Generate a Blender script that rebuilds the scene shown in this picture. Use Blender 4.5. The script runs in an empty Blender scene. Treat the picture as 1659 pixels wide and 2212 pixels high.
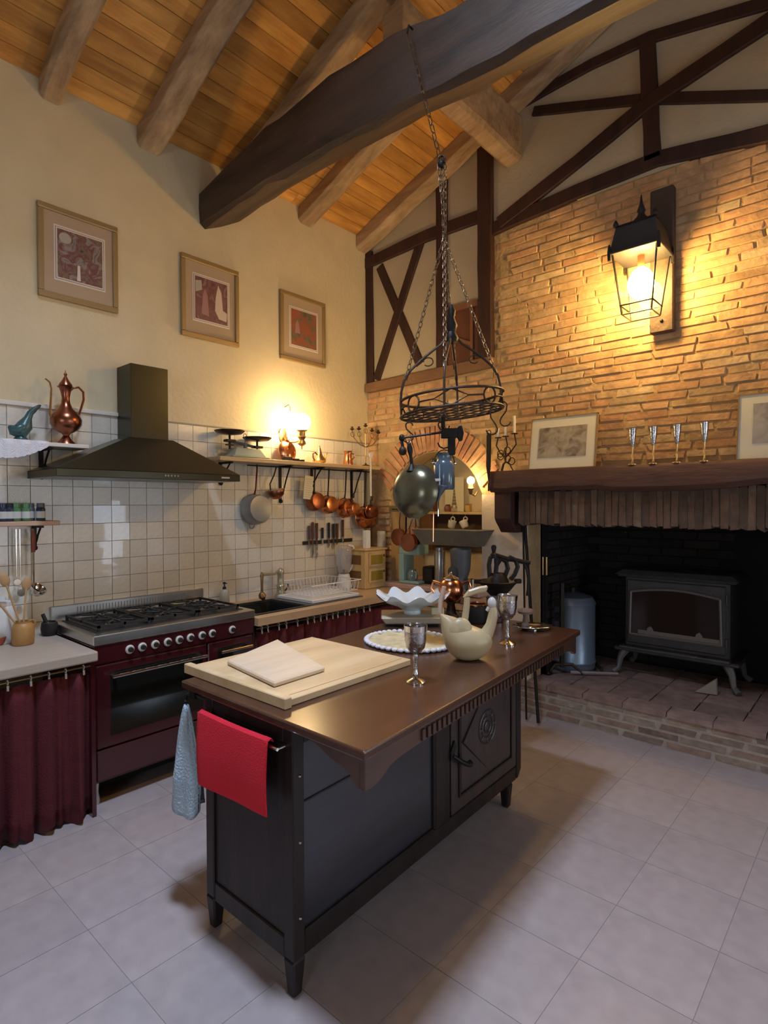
import bpy, bmesh, math, random
from mathutils import Vector, Matrix
random.seed(7)
PI = math.pi
C = bpy.context.scene.collection
# ------------------------------------------------------------------ camera
F_PX = 1240.8
YAW, PITCH, ROLL = math.radians(41.59), math.radians(-0.80), math.radians(-0.24)
EYE = Vector((0, 0, 1.55))
_F = Vector((-math.sin(YAW)*math.cos(PITCH), math.cos(YAW)*math.cos(PITCH), math.sin(PITCH)))
_R0 = Vector((math.cos(YAW), math.sin(YAW), 0)); _U0 = _R0.cross(_F)
_R = _R0*math.cos(ROLL) + _U0*math.sin(ROLL); _U = -_R0*math.sin(ROLL) + _U0*math.cos(ROLL)
cd = bpy.data.cameras.new('camera'); cam = bpy.data.objects.new('camera', cd); C.objects.link(cam)
cam.matrix_world = Matrix(((_R.x, _U.x, -_F.x, EYE.x), (_R.y, _U.y, -_F.y, EYE.y), (_R.z, _U.z, -_F.z, EYE.z), (0, 0, 0, 1)))
cd.sensor_fit = 'HORIZONTAL'; cd.sensor_width = 36; cd.lens = 36*F_PX/1659; cd.clip_start = 0.05; cd.clip_end = 100
bpy.context.scene.camera = cam
def at(px, py, ax, val):
    """world point where the sight line of a photo pixel meets a wall, floor or table plane"""
    d = _R*((px-829.5)/F_PX) - _U*((py-1106)/F_PX) + _F
    t = (val-EYE[ax])/d[ax]
    return EYE + d*t
# ------------------------------------------------------------------ world, lights, exposure
sc = bpy.context.scene
sc.view_settings.view_transform = 'Standard'; sc.view_settings.look = 'None'
sc.view_settings.gamma = 1; sc.view_settings.use_curve_mapping = False
sc.view_settings.exposure = 0.98
sc.cycles.use_denoising = True
sc.cycles.max_bounces = 8; sc.cycles.diffuse_bounces = 5; sc.cycles.glossy_bounces = 4
sc.cycles.sample_clamp_indirect = 6
w = bpy.data.worlds.new('World'); sc.world = w; w.use_nodes = True
w.node_tree.nodes['Background'].inputs[0].default_value = (0.60, 0.74, 1.0, 1)
w.node_tree.nodes['Background'].inputs[1].default_value = 1.0
def area(name, loc, to, sx, sy, power, col):
    l = bpy.data.lights.new(name, 'AREA'); l.shape = 'RECTANGLE'; l.size = sx; l.size_y = sy
    l.energy = power; l.color = col
    o = bpy.data.objects.new(name, l); C.objects.link(o); o.location = loc
    o.rotation_euler = (Vector(to)-Vector(loc)).to_track_quat('-Z', 'Y').to_euler(); return o
SKY = (-1.75, 0.15, 4.75)
area('skylight_daylight', (-1.35, 0.9, 5.33), (-1.35, 0.9, 3.7), 0.66, 0.46, 135, (0.60, 0.74, 1.0))
area('window_daylight', (0.6, -3.35, 1.6), (-0.9, 2.0, 1.3), 1.6, 1.4, 24, (0.74, 0.85, 1.0))
area('side_window_daylight', (3.1, 2.3, 1.45), (-3, 1.9, 1.2), 1.1, 1.5, 15, (0.78, 0.86, 1.0))
area('back_window_daylight', (1.80, 3.86, 1.15), (1.2, 0.0, 1.1), 0.6, 1.0, 14, (0.66, 0.80, 1.0))
# ------------------------------------------------------------------ materials
MATS = {}
def nt(name):
    m = bpy.data.materials.new(name); m.use_nodes = True; t = m.node_tree
    b = t.nodes['Principled BSDF']; return m, t, b
def N(t, kind, **kw):
    n = t.nodes.new(kind)
    for k, v in kw.items(): setattr(n, k, v)
    return n
def plain(name, col, rough=0.5, metal=0.0, trans=0.0, bump=0.0, bscale=60, emis=None, estr=0, spec=0.5, coat=0.0, var=0.0, alpha=1.0, rnd=0.0, sss=0):
    if name in MATS: return MATS[name]
    m, t, b = nt(name)
    b.inputs['Base Color'].default_value = (*col, 1); b.inputs['Roughness'].default_value = rough
    b.inputs['Metallic'].default_value = metal; b.inputs['Transmission Weight'].default_value = trans
    b.inputs['Specular IOR Level'].default_value = spec; b.inputs['Coat Weight'].default_value = coat
    b.inputs['Alpha'].default_value = alpha
    if emis: b.inputs['Emission Color'].default_value = (*emis, 1); b.inputs['Emission Strength'].default_value = estr
    tc = N(t, 'ShaderNodeTexCoord')
    if var or rnd:
        nz = N(t, 'ShaderNodeTexNoise'); nz.inputs['Scale'].default_value = bscale*0.15 if bscale > 20 else 4
        nz.inputs['Detail'].default_value = 5
        t.links.new(tc.outputs['Object'], nz.inputs['Vector'])
        mr = N(t, 'ShaderNodeMapRange'); mr.inputs['From Min'].default_value = .3; mr.inputs['From Max'].default_value = .7
        mr.inputs['To Min'].default_value = 1-var; mr.inputs['To Max'].default_value = 1+var
        t.links.new(nz.outputs['Fac'], mr.inputs['Value'])
        h = N(t, 'ShaderNodeHueSaturation'); h.inputs['Color'].default_value = (*col, 1)
        if rnd:
            oi = N(t, 'ShaderNodeObjectInfo'); m2 = N(t, 'ShaderNodeMapRange')
            m2.inputs['To Min'].default_value = 1-rnd; m2.inputs['To Max'].default_value = 1+rnd
            t.links.new(oi.outputs['Random'], m2.inputs['Value'])
            mm = N(t, 'ShaderNodeMath', operation='MULTIPLY'); t.links.new(mr.outputs['Result'], mm.inputs[0]); t.links.new(m2.outputs['Result'], mm.inputs[1])
            t.links.new(mm.outputs['Value'], h.inputs['Value'])
        else: t.links.new(mr.outputs['Result'], h.inputs['Value'])
        t.links.new(h.outputs['Color'], b.inputs['Base Color'])
    if bump:
        n2 = N(t, 'ShaderNodeTexNoise'); n2.inputs['Scale'].default_value = bscale; n2.inputs['Detail'].default_value = 4
        t.links.new(tc.outputs['Object'], n2.inputs['Vector'])
        bp = N(t, 'ShaderNodeBump'); bp.inputs['Strength'].default_value = bump; bp.inputs['Distance'].default_value = 0.01
        t.links.new(n2.outputs['Fac'], bp.inputs['Height']); t.links.new(bp.outputs['Normal'], b.inputs['Normal'])
    MATS[name] = m; return m
def wood(name, c1, c2, axis='Y', scale=6.0, rough=0.5, coat=0.0, stretch=14, bump=0.25, rnd=0.12, c3=None, spec=0.5):
    """streaky grain running along an axis"""
    if name in MATS: return MATS[name]
    m, t, b = nt(name)
    tc = N(t, 'ShaderNodeTexCoord'); oi = N(t, 'ShaderNodeObjectInfo')
    ad = N(t, 'ShaderNodeVectorMath', operation='ADD'); cm = N(t, 'ShaderNodeCombineXYZ')
    ml = N(t, 'ShaderNodeMath', operation='MULTIPLY'); ml.inputs[1].default_value = 37.0
    t.links.new(oi.outputs['Random'], ml.inputs[0]); t.links.new(ml.outputs[0], cm.inputs[0]); t.links.new(ml.outputs[0], cm.inputs[2])
    t.links.new(tc.outputs['Object'], ad.inputs[0]); t.links.new(cm.outputs[0], ad.inputs[1])
    mp = N(t, 'ShaderNodeMapping'); s = [scale]*3; s['XYZ'.index(axis)] = scale/stretch*2
    mp.inputs['Scale'].default_value = s; t.links.new(ad.outputs[0], mp.inputs['Vector'])
    nz = N(t, 'ShaderNodeTexNoise'); nz.inputs['Scale'].default_value = 2.2; nz.inputs['Detail'].default_value = 7; nz.inputs['Roughness'].default_value = .65
    t.links.new(mp.outputs[0], nz.inputs['Vector'])
    cr = N(t, 'ShaderNodeValToRGB'); e = cr.color_ramp.elements
    e[0].position = .32; e[0].color = (*c1, 1); e[1].position = .68; e[1].color = (*c2, 1)
    if c3:
        x = cr.color_ramp.elements.new(.8); x.color = (*c3, 1)
    t.links.new(nz.outputs['Fac'], cr.inputs['Fac'])
    h = N(t, 'ShaderNodeHueSaturation'); m2 = N(t, 'ShaderNodeMapRange')
    m2.inputs['To Min'].default_value = 1-rnd; m2.inputs['To Max'].default_value = 1+rnd
    t.links.new(oi.outputs['Random'], m2.inputs['Value']); t.links.new(m2.outputs[0], h.inputs['Value'])
    t.links.new(cr.outputs['Color'], h.inputs['Color']); t.links.new(h.outputs['Color'], b.inputs['Base Color'])
    bp = N(t, 'ShaderNodeBump'); bp.inputs['Strength'].default_value = bump; bp.inputs['Distance'].default_value = .01
    t.links.new(nz.outputs['Fac'], bp.inputs['Height']); t.links.new(bp.outputs['Normal'], b.inputs['Normal'])
    b.inputs['Roughness'].default_value = rough; b.inputs['Coat Weight'].default_value = coat; b.inputs['Coat Roughness'].default_value = .25
    b.inputs['Specular IOR Level'].default_value = spec
    MATS[name] = m; return m
def brickmat(name, cols, rough=.9, seed=0, nscale=14, bump=.6):
    """per-piece colour out of a ramp, plus blotches"""
    if name in MATS: return MATS[name]
    m, t, b = nt(name)
    oi = N(t, 'ShaderNodeObjectInfo'); cr = N(t, 'ShaderNodeValToRGB'); cr.color_ramp.interpolation = 'LINEAR'
    e = cr.color_ramp.elements
    while len(e) < len(cols): e.new(.5)
    for i, c in enumerate(cols): e[i].position = i/(len(cols)-1); e[i].color = (*c, 1)
    t.links.new(oi.outputs['Random'], cr.inputs['Fac'])
    tc = N(t, 'ShaderNodeTexCoord'); g = N(t, 'ShaderNodeNewGeometry')
    nz = N(t, 'ShaderNodeTexNoise'); nz.inputs['Scale'].default_value = nscale; nz.inputs['Detail'].default_value = 6
    t.links.new(g.outputs['Position'], nz.inputs['Vector'])
    mr = N(t, 'ShaderNodeMapRange'); mr.inputs['From Min'].default_value = .3; mr.inputs['From Max'].default_value = .7
    mr.inputs['To Min'].default_value = .72; mr.inputs['To Max'].default_value = 1.22
    t.links.new(nz.outputs['Fac'], mr.inputs['Value'])
    h = N(t, 'ShaderNodeHueSaturation'); t.links.new(cr.outputs['Color'], h.inputs['Color']); t.links.new(mr.outputs[0], h.inputs['Value'])
    t.links.new(h.outputs['Color'], b.inputs['Base Color']); b.inputs['Roughness'].default_value = rough
    if bump:
        bp = N(t, 'ShaderNodeBump'); bp.inputs['Strength'].default_value = bump; bp.inputs['Distance'].default_value = .008
        n3 = N(t, 'ShaderNodeTexNoise'); n3.inputs['Scale'].default_value = 45; n3.inputs['Detail'].default_value = 5
        t.links.new(g.outputs['Position'], n3.inputs['Vector'])
        t.links.new(n3.outputs['Fac'], bp.inputs['Height']); t.links.new(bp.outputs['Normal'], b.inputs['Normal'])
    MATS[name] = m; return m
def picturemat(name, cols, scale=7):
    m, t, b = nt(name); tc = N(t, 'ShaderNodeTexCoord')
    nz = N(t, 'ShaderNodeTexNoise'); nz.inputs['Scale'].default_value = scale; nz.inputs['Detail'].default_value = 3; nz.inputs['Distortion'].default_value = .8
    t.links.new(tc.outputs['Object'], nz.inputs['Vector'])
    cr = N(t, 'ShaderNodeValToRGB'); e = cr.color_ramp.elements
    while len(e) < len(cols): e.new(.5)
    for i, c in enumerate(cols): e[i].position = .3+.4*i/(len(cols)-1); e[i].color = (*c, 1)
    t.links.new(nz.outputs['Fac'], cr.inputs['Fac']); t.links.new(cr.outputs[0], b.inputs['Base Color'])
    b.inputs['Roughness'].default_value = .35; MATS[name] = m; return m
PLASTER = plain('plaster', (0.63, 0.53, 0.335), .95, bump=.35, bscale=35, var=.04)
PLASTER2 = plain('gable_plaster', (0.50, 0.43, 0.30), .95, bump=.3, bscale=30, var=.04)
PIER = plain('pier_plaster', (0.70, 0.60, 0.47), .9, bump=.4, bscale=25, var=.07)
MORTAR = plain('mortar', (0.46, 0.32, 0.16), .98, bump=.8, bscale=40, var=.18)
GROUT = plain('grout', (0.36, 0.31, 0.25), .9)
FLOORGROUT = plain('floor_grout', (0.29, 0.25, 0.24), .9)
TILE = plain('glazed_wall_tile', (0.66, 0.62, 0.52), .13, bump=.10, bscale=18, var=.05, rnd=.07, coat=.3)
FTILE = plain('floor_tile', (0.36, 0.305, 0.295), .34, bump=.06, bscale=9, var=.09, rnd=.03)
TRIM = plain('white_trim', (0.66, 0.62, 0.55), .5)
PLANK = wood('ceiling_pine', (0.36, 0.15, 0.03), (0.74, 0.38, 0.09), 'Y', 5, .55, rnd=.22, bump=.15)
RAFT = wood('rafter_wood', (0.24, 0.145, 0.075), (0.50, 0.35, 0.20), 'X', 5, .75, bump=.8)
TIE = wood('tie_beam_wood', (0.022, 0.013, 0.010), (0.085, 0.052, 0.036), 'X', 4, .6, bump=1.0, c3=(.15, .10, .07))
TIMB = wood('dark_timber', (0.024, 0.008, 0.006), (0.055, 0.018, 0.012), 'Z', 5, .7, bump=.6, rnd=.1)
TIMBX = wood('dark_timber_long', (0.045, 0.017, 0.012), (0.115, 0.05, 0.033), 'X', 5, .6, bump=.9, rnd=.1)
BRICK = brickmat('wall_brick', [(.46, .26, .13), (.55, .34, .18), (.48, .31, .16), (.60, .40, .22), (.52, .28, .14), (.46, .32, .17), (.62, .46, .27), (.36, .22, .11)])
HBRICK = brickmat('hearth_brick', [(.24, .17, .13), (.32, .24, .18), (.20, .13, .10), (.34, .27, .20), (.27, .16, .12)])
SOLD = brickmat('lintel_brick', [(.10, .06, .04), (.15, .09, .06), (.08, .05, .035), (.18, .12, .08), (.13, .075, .05)])
SOOTB = brickmat('soot_brick', [(.016, .013, .011), (.028, .022, .017), (.012, .010, .009)])
SOOT = plain('soot', (.008, .007, .007), .95, bump=.5, bscale=20)
HTOP = brickmat('hearth_paver', [(.22, .14, .115), (.27, .18, .15), (.19, .125, .105)])
HMORT = plain('hearth_mortar', (.36, .30, .25), .95, bump=.6, bscale=40, var=.15)
ISL = wood('sideboard_wood', (0.009, 0.006, 0.006), (0.024, 0.015, 0.013), 'Z', 7, .45, bump=.2, coat=.08, rnd=.06, spec=.3)
ISLT = wood('sideboard_top_wood', (0.050, 0.019, 0.010), (0.085, 0.034, 0.018), 'Y', 4, .26, bump=.05, coat=.3, rnd=.02, spec=.45)
BOARD = wood('cutting_board_wood', (0.50, 0.34, 0.17), (0.64, 0.47, 0.27), 'Y', 5, .5, bump=.08, rnd=.03)
BOARD2 = wood('small_board_wood', (0.58, 0.44, 0.30), (0.68, 0.54, 0.38), 'Y', 7, .5, bump=.08, rnd=.03)
COUNTER = wood('worktop_wood', (0.40, 0.25, 0.13), (0.55, 0.38, 0.22), 'Y', 4, .4, bump=.08, rnd=.03)
COUNTERL = wood('worktop_pale', (0.36, 0.30, 0.24), (0.46, 0.39, 0.31), 'Y', 4, .4, bump=.05, rnd=.03)
SHELF = wood('shelf_wood', (0.42, 0.29, 0.14), (0.58, 0.43, 0.24), 'Y', 6, .5, bump=.15)
SHELFP = wood('shelf_pine_pale', (0.42, 0.25, 0.17), (0.52, 0.35, 0.25), 'Y', 6, .5)
BURG = plain('burgundy_enamel', (.055, .008, .011), .22, coat=.5, spec=.6)
BURGF = plain('burgundy_cloth', (.095, .009, .014), .9, bump=.3, bscale=120, var=.12)
STEEL = plain('brushed_steel', (.56, .54, .50), .32, metal=1, bump=.04, bscale=200)
CHROME = plain('chrome', (.75, .72, .68), .12, metal=1)
SILVER = plain('tarnished_silver', (.50, .50, .52), .2, metal=1, bump=.25, bscale=90, var=.25)
PEWTER = plain('pewter', (.34, .34, .36), .35, metal=1, bump=.2, bscale=60)
COPPER = plain('copper', (.62, .25, .12), .22, metal=1, var=.12, bump=.05, bscale=60)
COPPERD = plain('dark_copper', (.30, .11, .06), .3, metal=1, var=.2)
BRASS = plain('brass', (.62, .42, .18), .28, metal=1, var=.1)
BRASSD = plain('dark_brass', (.30, .19, .09), .4, metal=1)
IRON = plain('black_iron', (.020, .016, .014), .5, metal=.6, bump=.2, bscale=80)
IRONB = plain('brown_iron', (.060, .035, .022), .55, metal=.6, bump=.2, bscale=80)
CASTG = plain('grey_cast_metal', (.12, .13, .14), .5, metal=.4, bump=.2, bscale=40, var=.2)
STOVEM = plain('stove_cast_iron', (.075, .075, .078), .5, metal=.3, bump=.25, bscale=70, var=.15)
STOVEG = plain('stove_grey_rim', (.23, .21, .20), .5, metal=.3)
SGLASS = plain('stove_glass', (.035, .022, .020), .10)
BLACK = plain('black_enamel', (.008, .008, .009), .25)
BLACKM = plain('matt_black', (.012, .011, .011), .6)
HOOD = plain('hood_steel', (.060, .054, .032), .28, metal=.75)
WHITE = plain('white_enamel', (.72, .72, .72), .25)
WHITEP = plain('white_plastic', (.66, .66, .64), .35)
MILK = plain('milk_glass', (.66, .78, .86), .12, coat=.5)
LACE = plain('white_lace', (.74, .74, .78), .9, bump=.6, bscale=150)
CREAM = plain('cream_card', (.66, .60, .40), .6)
BEIGE = plain('beige_box', (.55, .48, .36), .6)
CERAM = plain('beige_ceramic', (.46, .36, .20), .38, var=.05, bscale=40)
CERAMP = plain('pale_ceramic', (.56, .52, .48), .35)
CROCK = plain('ochre_stoneware', (.38, .20, .06), .45, var=.15)
def waffle(m, sc_=150):
    t = m.node_tree; tc = N(t, 'ShaderNodeTexCoord'); v = N(t, 'ShaderNodeTexVoronoi'); v.inputs['Scale'].default_value = sc_; v.distance = 'CHEBYCHEV'
    t.links.new(tc.outputs['Object'], v.inputs['Vector']); bp = N(t, 'ShaderNodeBump'); bp.inputs['Strength'].default_value = 1; bp.inputs['Distance'].default_value = .006
    t.links.new(v.outputs['Distance'], bp.inputs['Height']); t.links.new(bp.outputs['Normal'], t.nodes['Principled BSDF'].inputs['Normal']); return m
RED = plain('red_towel', (.62, .010, .028), .95, bump=.5, bscale=220)
TOWEL = waffle(plain('pale_blue_towel', (.40, .50, .58), .95, var=.05), 110)
def thinglass(name, tint, gl=.10, refl=.5, rough=.05, body=0.0, bcol=(.8, .8, .8)):
    """thin clear pane: lets light through straight, with a faint reflection"""
    m = bpy.data.materials.new(name); m.use_nodes = True; t = m.node_tree; t.nodes.clear()
    o = N(t, 'ShaderNodeOutputMaterial'); tr = N(t, 'ShaderNodeBsdfTransparent'); g = N(t, 'ShaderNodeBsdfGlossy'); mx = N(t, 'ShaderNodeMixShader')
    tr.inputs[0].default_value = (*tint, 1); g.inputs['Roughness'].default_value = rough; g.inputs['Color'].default_value = (.9, .9, .9, 1)
    lw = N(t, 'ShaderNodeLayerWeight'); lw.inputs[0].default_value = .3; ml = N(t, 'ShaderNodeMath', operation='MULTIPLY_ADD'); ml.inputs[1].default_value = refl; ml.inputs[2].default_value = gl*refl*.5
    t.links.new(lw.outputs['Facing'], ml.inputs[0]); t.links.new(ml.outputs[0], mx.inputs[0]); t.links.new(tr.outputs[0], mx.inputs[1]); t.links.new(g.outputs[0], mx.inputs[2])
    last = mx
    if body:
        d = N(t, 'ShaderNodeBsdfDiffuse'); d.inputs[0].default_value = (*bcol, 1); m2 = N(t, 'ShaderNodeMixShader'); m2.inputs[0].default_value = body
        t.links.new(mx.outputs[0], m2.inputs[1]); t.links.new(d.outputs[0], m2.inputs[2]); last = m2
    t.links.new(last.outputs[0], o.inputs[0]); MATS[name] = m; return m
GLASS = thinglass('clear_glass', (.97, .98, .98))
SMOKE = thinglass('jug_plastic', (.93, .92, .93), body=.22)
LGLASS = thinglass('lantern_glass', (.99, .98, .96), gl=.05, refl=.05)
MINT = plain('mint_plastic', (.30, .46, .42), .35)
BLUEE = plain('blue_grey_enamel', (.075, .105, .135), .25, coat=.4)
OLIVE = plain('dark_olive_pan', (.13, .12, .075), .25, metal=.7, var=.2)
GREENM = plain('pale_green_enamel', (.30, .34, .27), .45)
TEAL = plain('teal_ceramic', (.030, .085, .085), .35, var=.15)
RAWWOOD = wood('pale_pine', (.52, .33, .13), (.66, .46, .22), 'Z', 8, .5)
AMBER = plain('amber_panel', (.30, .20, .02), .2, coat=.5)
WOODSP = plain('spoon_wood', (.42, .26, .12), .6)
PINK = plain('pink_stone', (.50, .33, .26), .7, var=.1)
FRAMEG = plain('gilt_frame', (.34, .23, .10), .4, metal=.35, bump=.1)
MATB = plain('picture_mat', (.42, .31, .20), .8)
MATW = plain('white_mat', (.66, .60, .52), .8)
MATC = plain('cream_mat', (.74, .71, .58), .8)
DARKL = plain('dark_leather', (.10, .035, .025), .5)
DRUM = plain('blue_grey_drum', (.22, .29, .38), .35, metal=.5, bump=.2, bscale=12)
CANDLE = plain('candle_wax', (.74, .70, .60), .5)
MUG = plain('mug_white', (.74, .68, .58), .3)
GREENJ = plain('jar_green', (.07, .17, .07), .3)
NAVYJ = plain('jar_navy', (.02, .03, .06), .3)
LABELW = plain('jar_label', (.5, .52, .5), .6)
TOMATO = plain('terracotta', (.42, .10, .04), .5)
BULB = plain('bulb_light', (1, .9, .7), .5, emis=(1.0, .62, .20), estr=120)
GLOBE = plain('lamp_globe', (1, .95, .85), .5, emis=(1.0, .70, .34), estr=62)
BULBS = plain('small_bulb', (1, .9, .8), .5, emis=(1.0, .68, .32), estr=70)
# ------------------------------------------------------------------ shape helpers
class B:
    def __init__(s): s.bm = bmesh.new()
    def verts(s, pts): return [s.bm.verts.new(p) for p in pts]
    def face(s, vs):
        try: return s.bm.faces.new(vs)
        except ValueError: return None
    def box(s, x0, x1, y0, y1, z0, z1):
        x0, x1 = sorted((x0, x1)); y0, y1 = sorted((y0, y1)); z0, z1 = sorted((z0, z1))
        v = s.verts([(x0, y0, z0), (x1, y0, z0), (x1, y1, z0), (x0, y1, z0), (x0, y0, z1), (x1, y0, z1), (x1, y1, z1), (x0, y1, z1)])
        for f in ((3, 2, 1, 0), (4, 5, 6, 7), (0, 1, 5, 4), (1, 2, 6, 5), (2, 3, 7, 6), (3, 0, 4, 7)): s.face([v[i] for i in f])
        return s
    def hexa(s, lo, hi):
        """lo, hi: four corners each, same order"""
        v = s.verts(list(lo)+list(hi))
        for f in ((3, 2, 1, 0), (4, 5, 6, 7), (0, 1, 5, 4), (1, 2, 6, 5), (2, 3, 7, 6), (3, 0, 4, 7)): s.face([v[i] for i in f])
        return s
    def prism(s, pts, off):
        """closed outline pts (3D, planar) pushed by off"""
        off = Vector(off); a = s.verts(pts); b = s.verts([Vector(p)+off for p in pts]); n = len(pts)
        s.face(a[::-1]); s.face(b)
        for i in range(n): s.face([a[i], a[(i+1) % n], b[(i+1) % n], b[i]])
        return s
    def ringloft(s, rings, cap=True, closed=False):
        R = [s.verts(r) for r in rings]; n = len(R[0])
        for k in range(len(R)-1 + (1 if closed else 0)):
            a, b = R[k], R[(k+1) % len(R)]
            for i in range(n): s.face([a[i], a[(i+1) % n], b[(i+1) % n], b[i]])
        if cap and not closed: s.face(R[0][::-1]); s.face(R[-1])
        return s
    def tube(s, pts, r, n=8, closed=False, cap=True):
        pts = [Vector(p) for p in pts]; m = len(pts)
        rs = r if isinstance(r, (list, tuple)) else [r]*m
        rings = []; prev = None
        for i, p in enumerate(pts):
            if closed: d = pts[(i+1) % m]-pts[i-1]
            else: d = (pts[min(i+1, m-1)]-pts[max(i-1, 0)])
            if d.length < 1e-9: d = Vector((0, 0, 1))
            d.normalize()
            if prev is None:
                u = d.cross(Vector((0, 0, 1)) if abs(d.z) < .9 else Vector((1, 0, 0))).normalized()
            else: u = (prev-d*prev.dot(d)).normalized()
            prev = u; v = d.cross(u)
            rings.append([p+(u*math.cos(2*PI*k/n)+v*math.sin(2*PI*k/n))*rs[i] for k in range(n)])
        return s.ringloft(rings, cap, closed)
    def lathe(s, prof, c=(0, 0, 0), n=20, mat=None, ripple=None):
        """prof: (radius, height) pairs about +Z at c, or along matrix mat"""
        c = Vector(c); rings = []
        for r, z in prof:
            ring = []
            for k in range(n):
                a = 2*PI*k/n; rr = max(r, 1e-4); zz = z
                if ripple: rr, zz = ripple(rr, zz, a)
                p = Vector((rr*math.cos(a), rr*math.sin(a), zz))
                if mat is not None: p = mat @ p
                ring.append(p+c)
            rings.append(ring)
        return s.ringloft(rings)
    def cyl(s, p0, p1, r, r1=None, n=14): return s.tube([p0, p1], [r, r if r1 is None else r1], n)
    def ball(s, c, r, n=14, sq=(1, 1, 1), mat=None):
        prof = [(r*math.sin(PI*k/8), -r*math.cos(PI*k/8)) for k in range(9)]
        M_ = Matrix.Diagonal((*sq,)).to_3x3()
        if mat is not None: M_ = mat @ M_
        return s.lathe(prof, c, n, M_)
    def torus(s, c, R, r, mat=None, n=24, m=6, a0=0, a1=2*PI):
        full = abs(a1-a0-2*PI) < 1e-6; pts = []
        for k in range(n if full else n+1):
            a = a0+(a1-a0)*k/n; p = Vector((R*math.cos(a), R*math.sin(a), 0))
            if mat is not None: p = mat @ p
            pts.append(p+Vector(c))
        return s.tube(pts, r, m, closed=full)
    def warp(s, f):
        for v in s.bm.verts: v.co = Vector(f(v.co))
        return s
def basis(o):
    m = Matrix.Identity(4)
    while o is not None: m = o.matrix_basis @ m; o = o.parent
    return m
def mk(name, b, mat, parent=None, bevel=0, smooth=False, label=None, kind=None, seg=1):
    me = bpy.data.meshes.new(name); bm = b.bm
    bmesh.ops.recalc_face_normals(bm, faces=bm.faces)
    if parent is not None: bm.transform(basis(parent).inverted())
    bm.to_mesh(me); bm.free(); me.materials.append(mat)
    o = bpy.data.objects.new(name, me); C.objects.link(o)
    if parent is not None: o.parent = parent
    if smooth:
        for p in me.polygons: p.use_smooth = True
        me.set_sharp_from_angle(angle=math.radians(40))
    if bevel:
        bv = o.modifiers.new('bevel', 'BEVEL'); bv.width = bevel; bv.segments = seg; bv.limit_method = 'ANGLE'; bv.angle_limit = math.radians(35)
    if label: o['label'] = label
    if kind: o['kind'] = kind
    return o
def thing(name, label, cat, loc=(0, 0, 0), group=None):
    o = bpy.data.objects.new(name, None); C.objects.link(o); o.location = loc; o.empty_display_size = .05
    o['label'] = label; o['category'] = cat
    if group: o['group'] = group
    return o
def tag(o, label, cat, group=None):
    o['label'] = label; o['category'] = cat
    if group: o['group'] = group
    return o
def wobble(b, amp, fr=3.0, seed=0):
    from mathutils import noise
    for v in b.bm.verts:
        p = v.co*fr+Vector((seed*7.3, seed*3.1, seed))
        v.co += Vector((noise.noise(p), noise.noise(p+Vector((31, 0, 0))), noise.noise(p+Vector((0, 57, 0)))))*amp
    return b
def Rx(a): return Matrix.Rotation(a, 3, 'X')
def Ry(a): return Matrix.Rotation(a, 3, 'Y')
def Rz(a): return Matrix.Rotation(a, 3, 'Z')
XW, YB = -3.65, 3.90                 # inner faces of the left and back walls
def roofz(x): return 3.98+0.38*(x-XW)
# ================================================================== SETTING
def unitmesh(name, mat, jit=.06, bev=.06, seed=0):
    """a 1x1x1 block with softened, slightly uneven edges, shared by many pieces"""
    random.seed(seed); bm = bmesh.new(); bmesh.ops.create_cube(bm, size=1)
    for v in bm.verts: v.co += Vector([random.uniform(-jit, jit) for _ in range(3)])
    me = bpy.data.meshes.new(name); bm.to_mesh(me); bm.free(); me.materials.append(mat); return me
def piece(name, me, parent, c, dims, rot=None, lab=None):
    o = bpy.data.objects.new(name, me); C.objects.link(o); o.parent = parent
    M_ = Matrix.Translation(Vector(c)) @ (rot.to_4x4() if rot is not None else Matrix.Identity(4))
    M_ = M_ @ Matrix.Diagonal((dims[0], dims[1], dims[2], 1))
    o.matrix_basis = basis(parent).inverted() @ M_
    return o
# ---- floor
floor = mk('floor', B().box(-3.8, 3.2, -3.5, 4.0, -.12, -.0015), FLOORGROUT, kind='structure')
P = .35; X0, Y0 = -3.59, .13
ftm = [unitmesh('floor_tile', FTILE, 0, seed=i) for i in range(1)]
rest = B()
i = -1
while X0+i*P < 3.2:
    j = -11
    while Y0+j*P < 3.9:
        x, y = X0+i*P, Y0+j*P
        xa, xb, ya, yb = max(x, XW)+.0012, min(x+P, 3.18)-.0012, max(y, -3.5)+.0012, min(y+P, 3.87)-.0012
        if xb-xa > .01 and yb-ya > .01:
            vis = y > -.1 and x < .7
            if vis: piece('floor_tile', ftm[0], floor, ((xa+xb)/2, (ya+yb)/2, -.006), (xb-xa, yb-ya, .012))
            else: rest.box(xa, xb, ya, yb, -.012, 0)
        j += 1
    i += 1
mk('floor_tile_field', rest, FTILE, floor, kind='stuff')
# ---- left wall
wl = mk('wall_left', B().box(-3.85, XW, -3.5, YB+.6, -.1, 4.02), PLASTER, kind='structure')
TP = .112; ZT0 = .8865
tm = unitmesh('wall_tile', TILE, 0)
mk('tile_backing', B().box(XW, XW+.004, -1.0, YB, .70, 2.10), GROUT, wl)
low = B(); rest = B()
k = -19
while 1.10+k*TP < YB-.01:
    ya = 1.10+k*TP; yb = min(ya+TP, YB)
    low.box(XW+.004, XW+.009, ya+.0015, yb-.0015, ZT0-.1115+.0015, ZT0-.0015)
    for r in range(11):
        za = ZT0+r*.1105; zb = za+.1105
        if yb > .87: 
            tilt = Rz(random.uniform(-.012, .012)) @ Ry(random.uniform(-.012, .012))
            piece('wall_tile', tm, wl, (XW+.0065, (ya+yb)/2, (za+zb)/2), (.006, yb-ya-.0035, .107), tilt)
        else: rest.box(XW+.004, XW+.009, ya+.0015, yb-.0015, za+.0015, zb-.0015)
    k += 1
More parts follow.
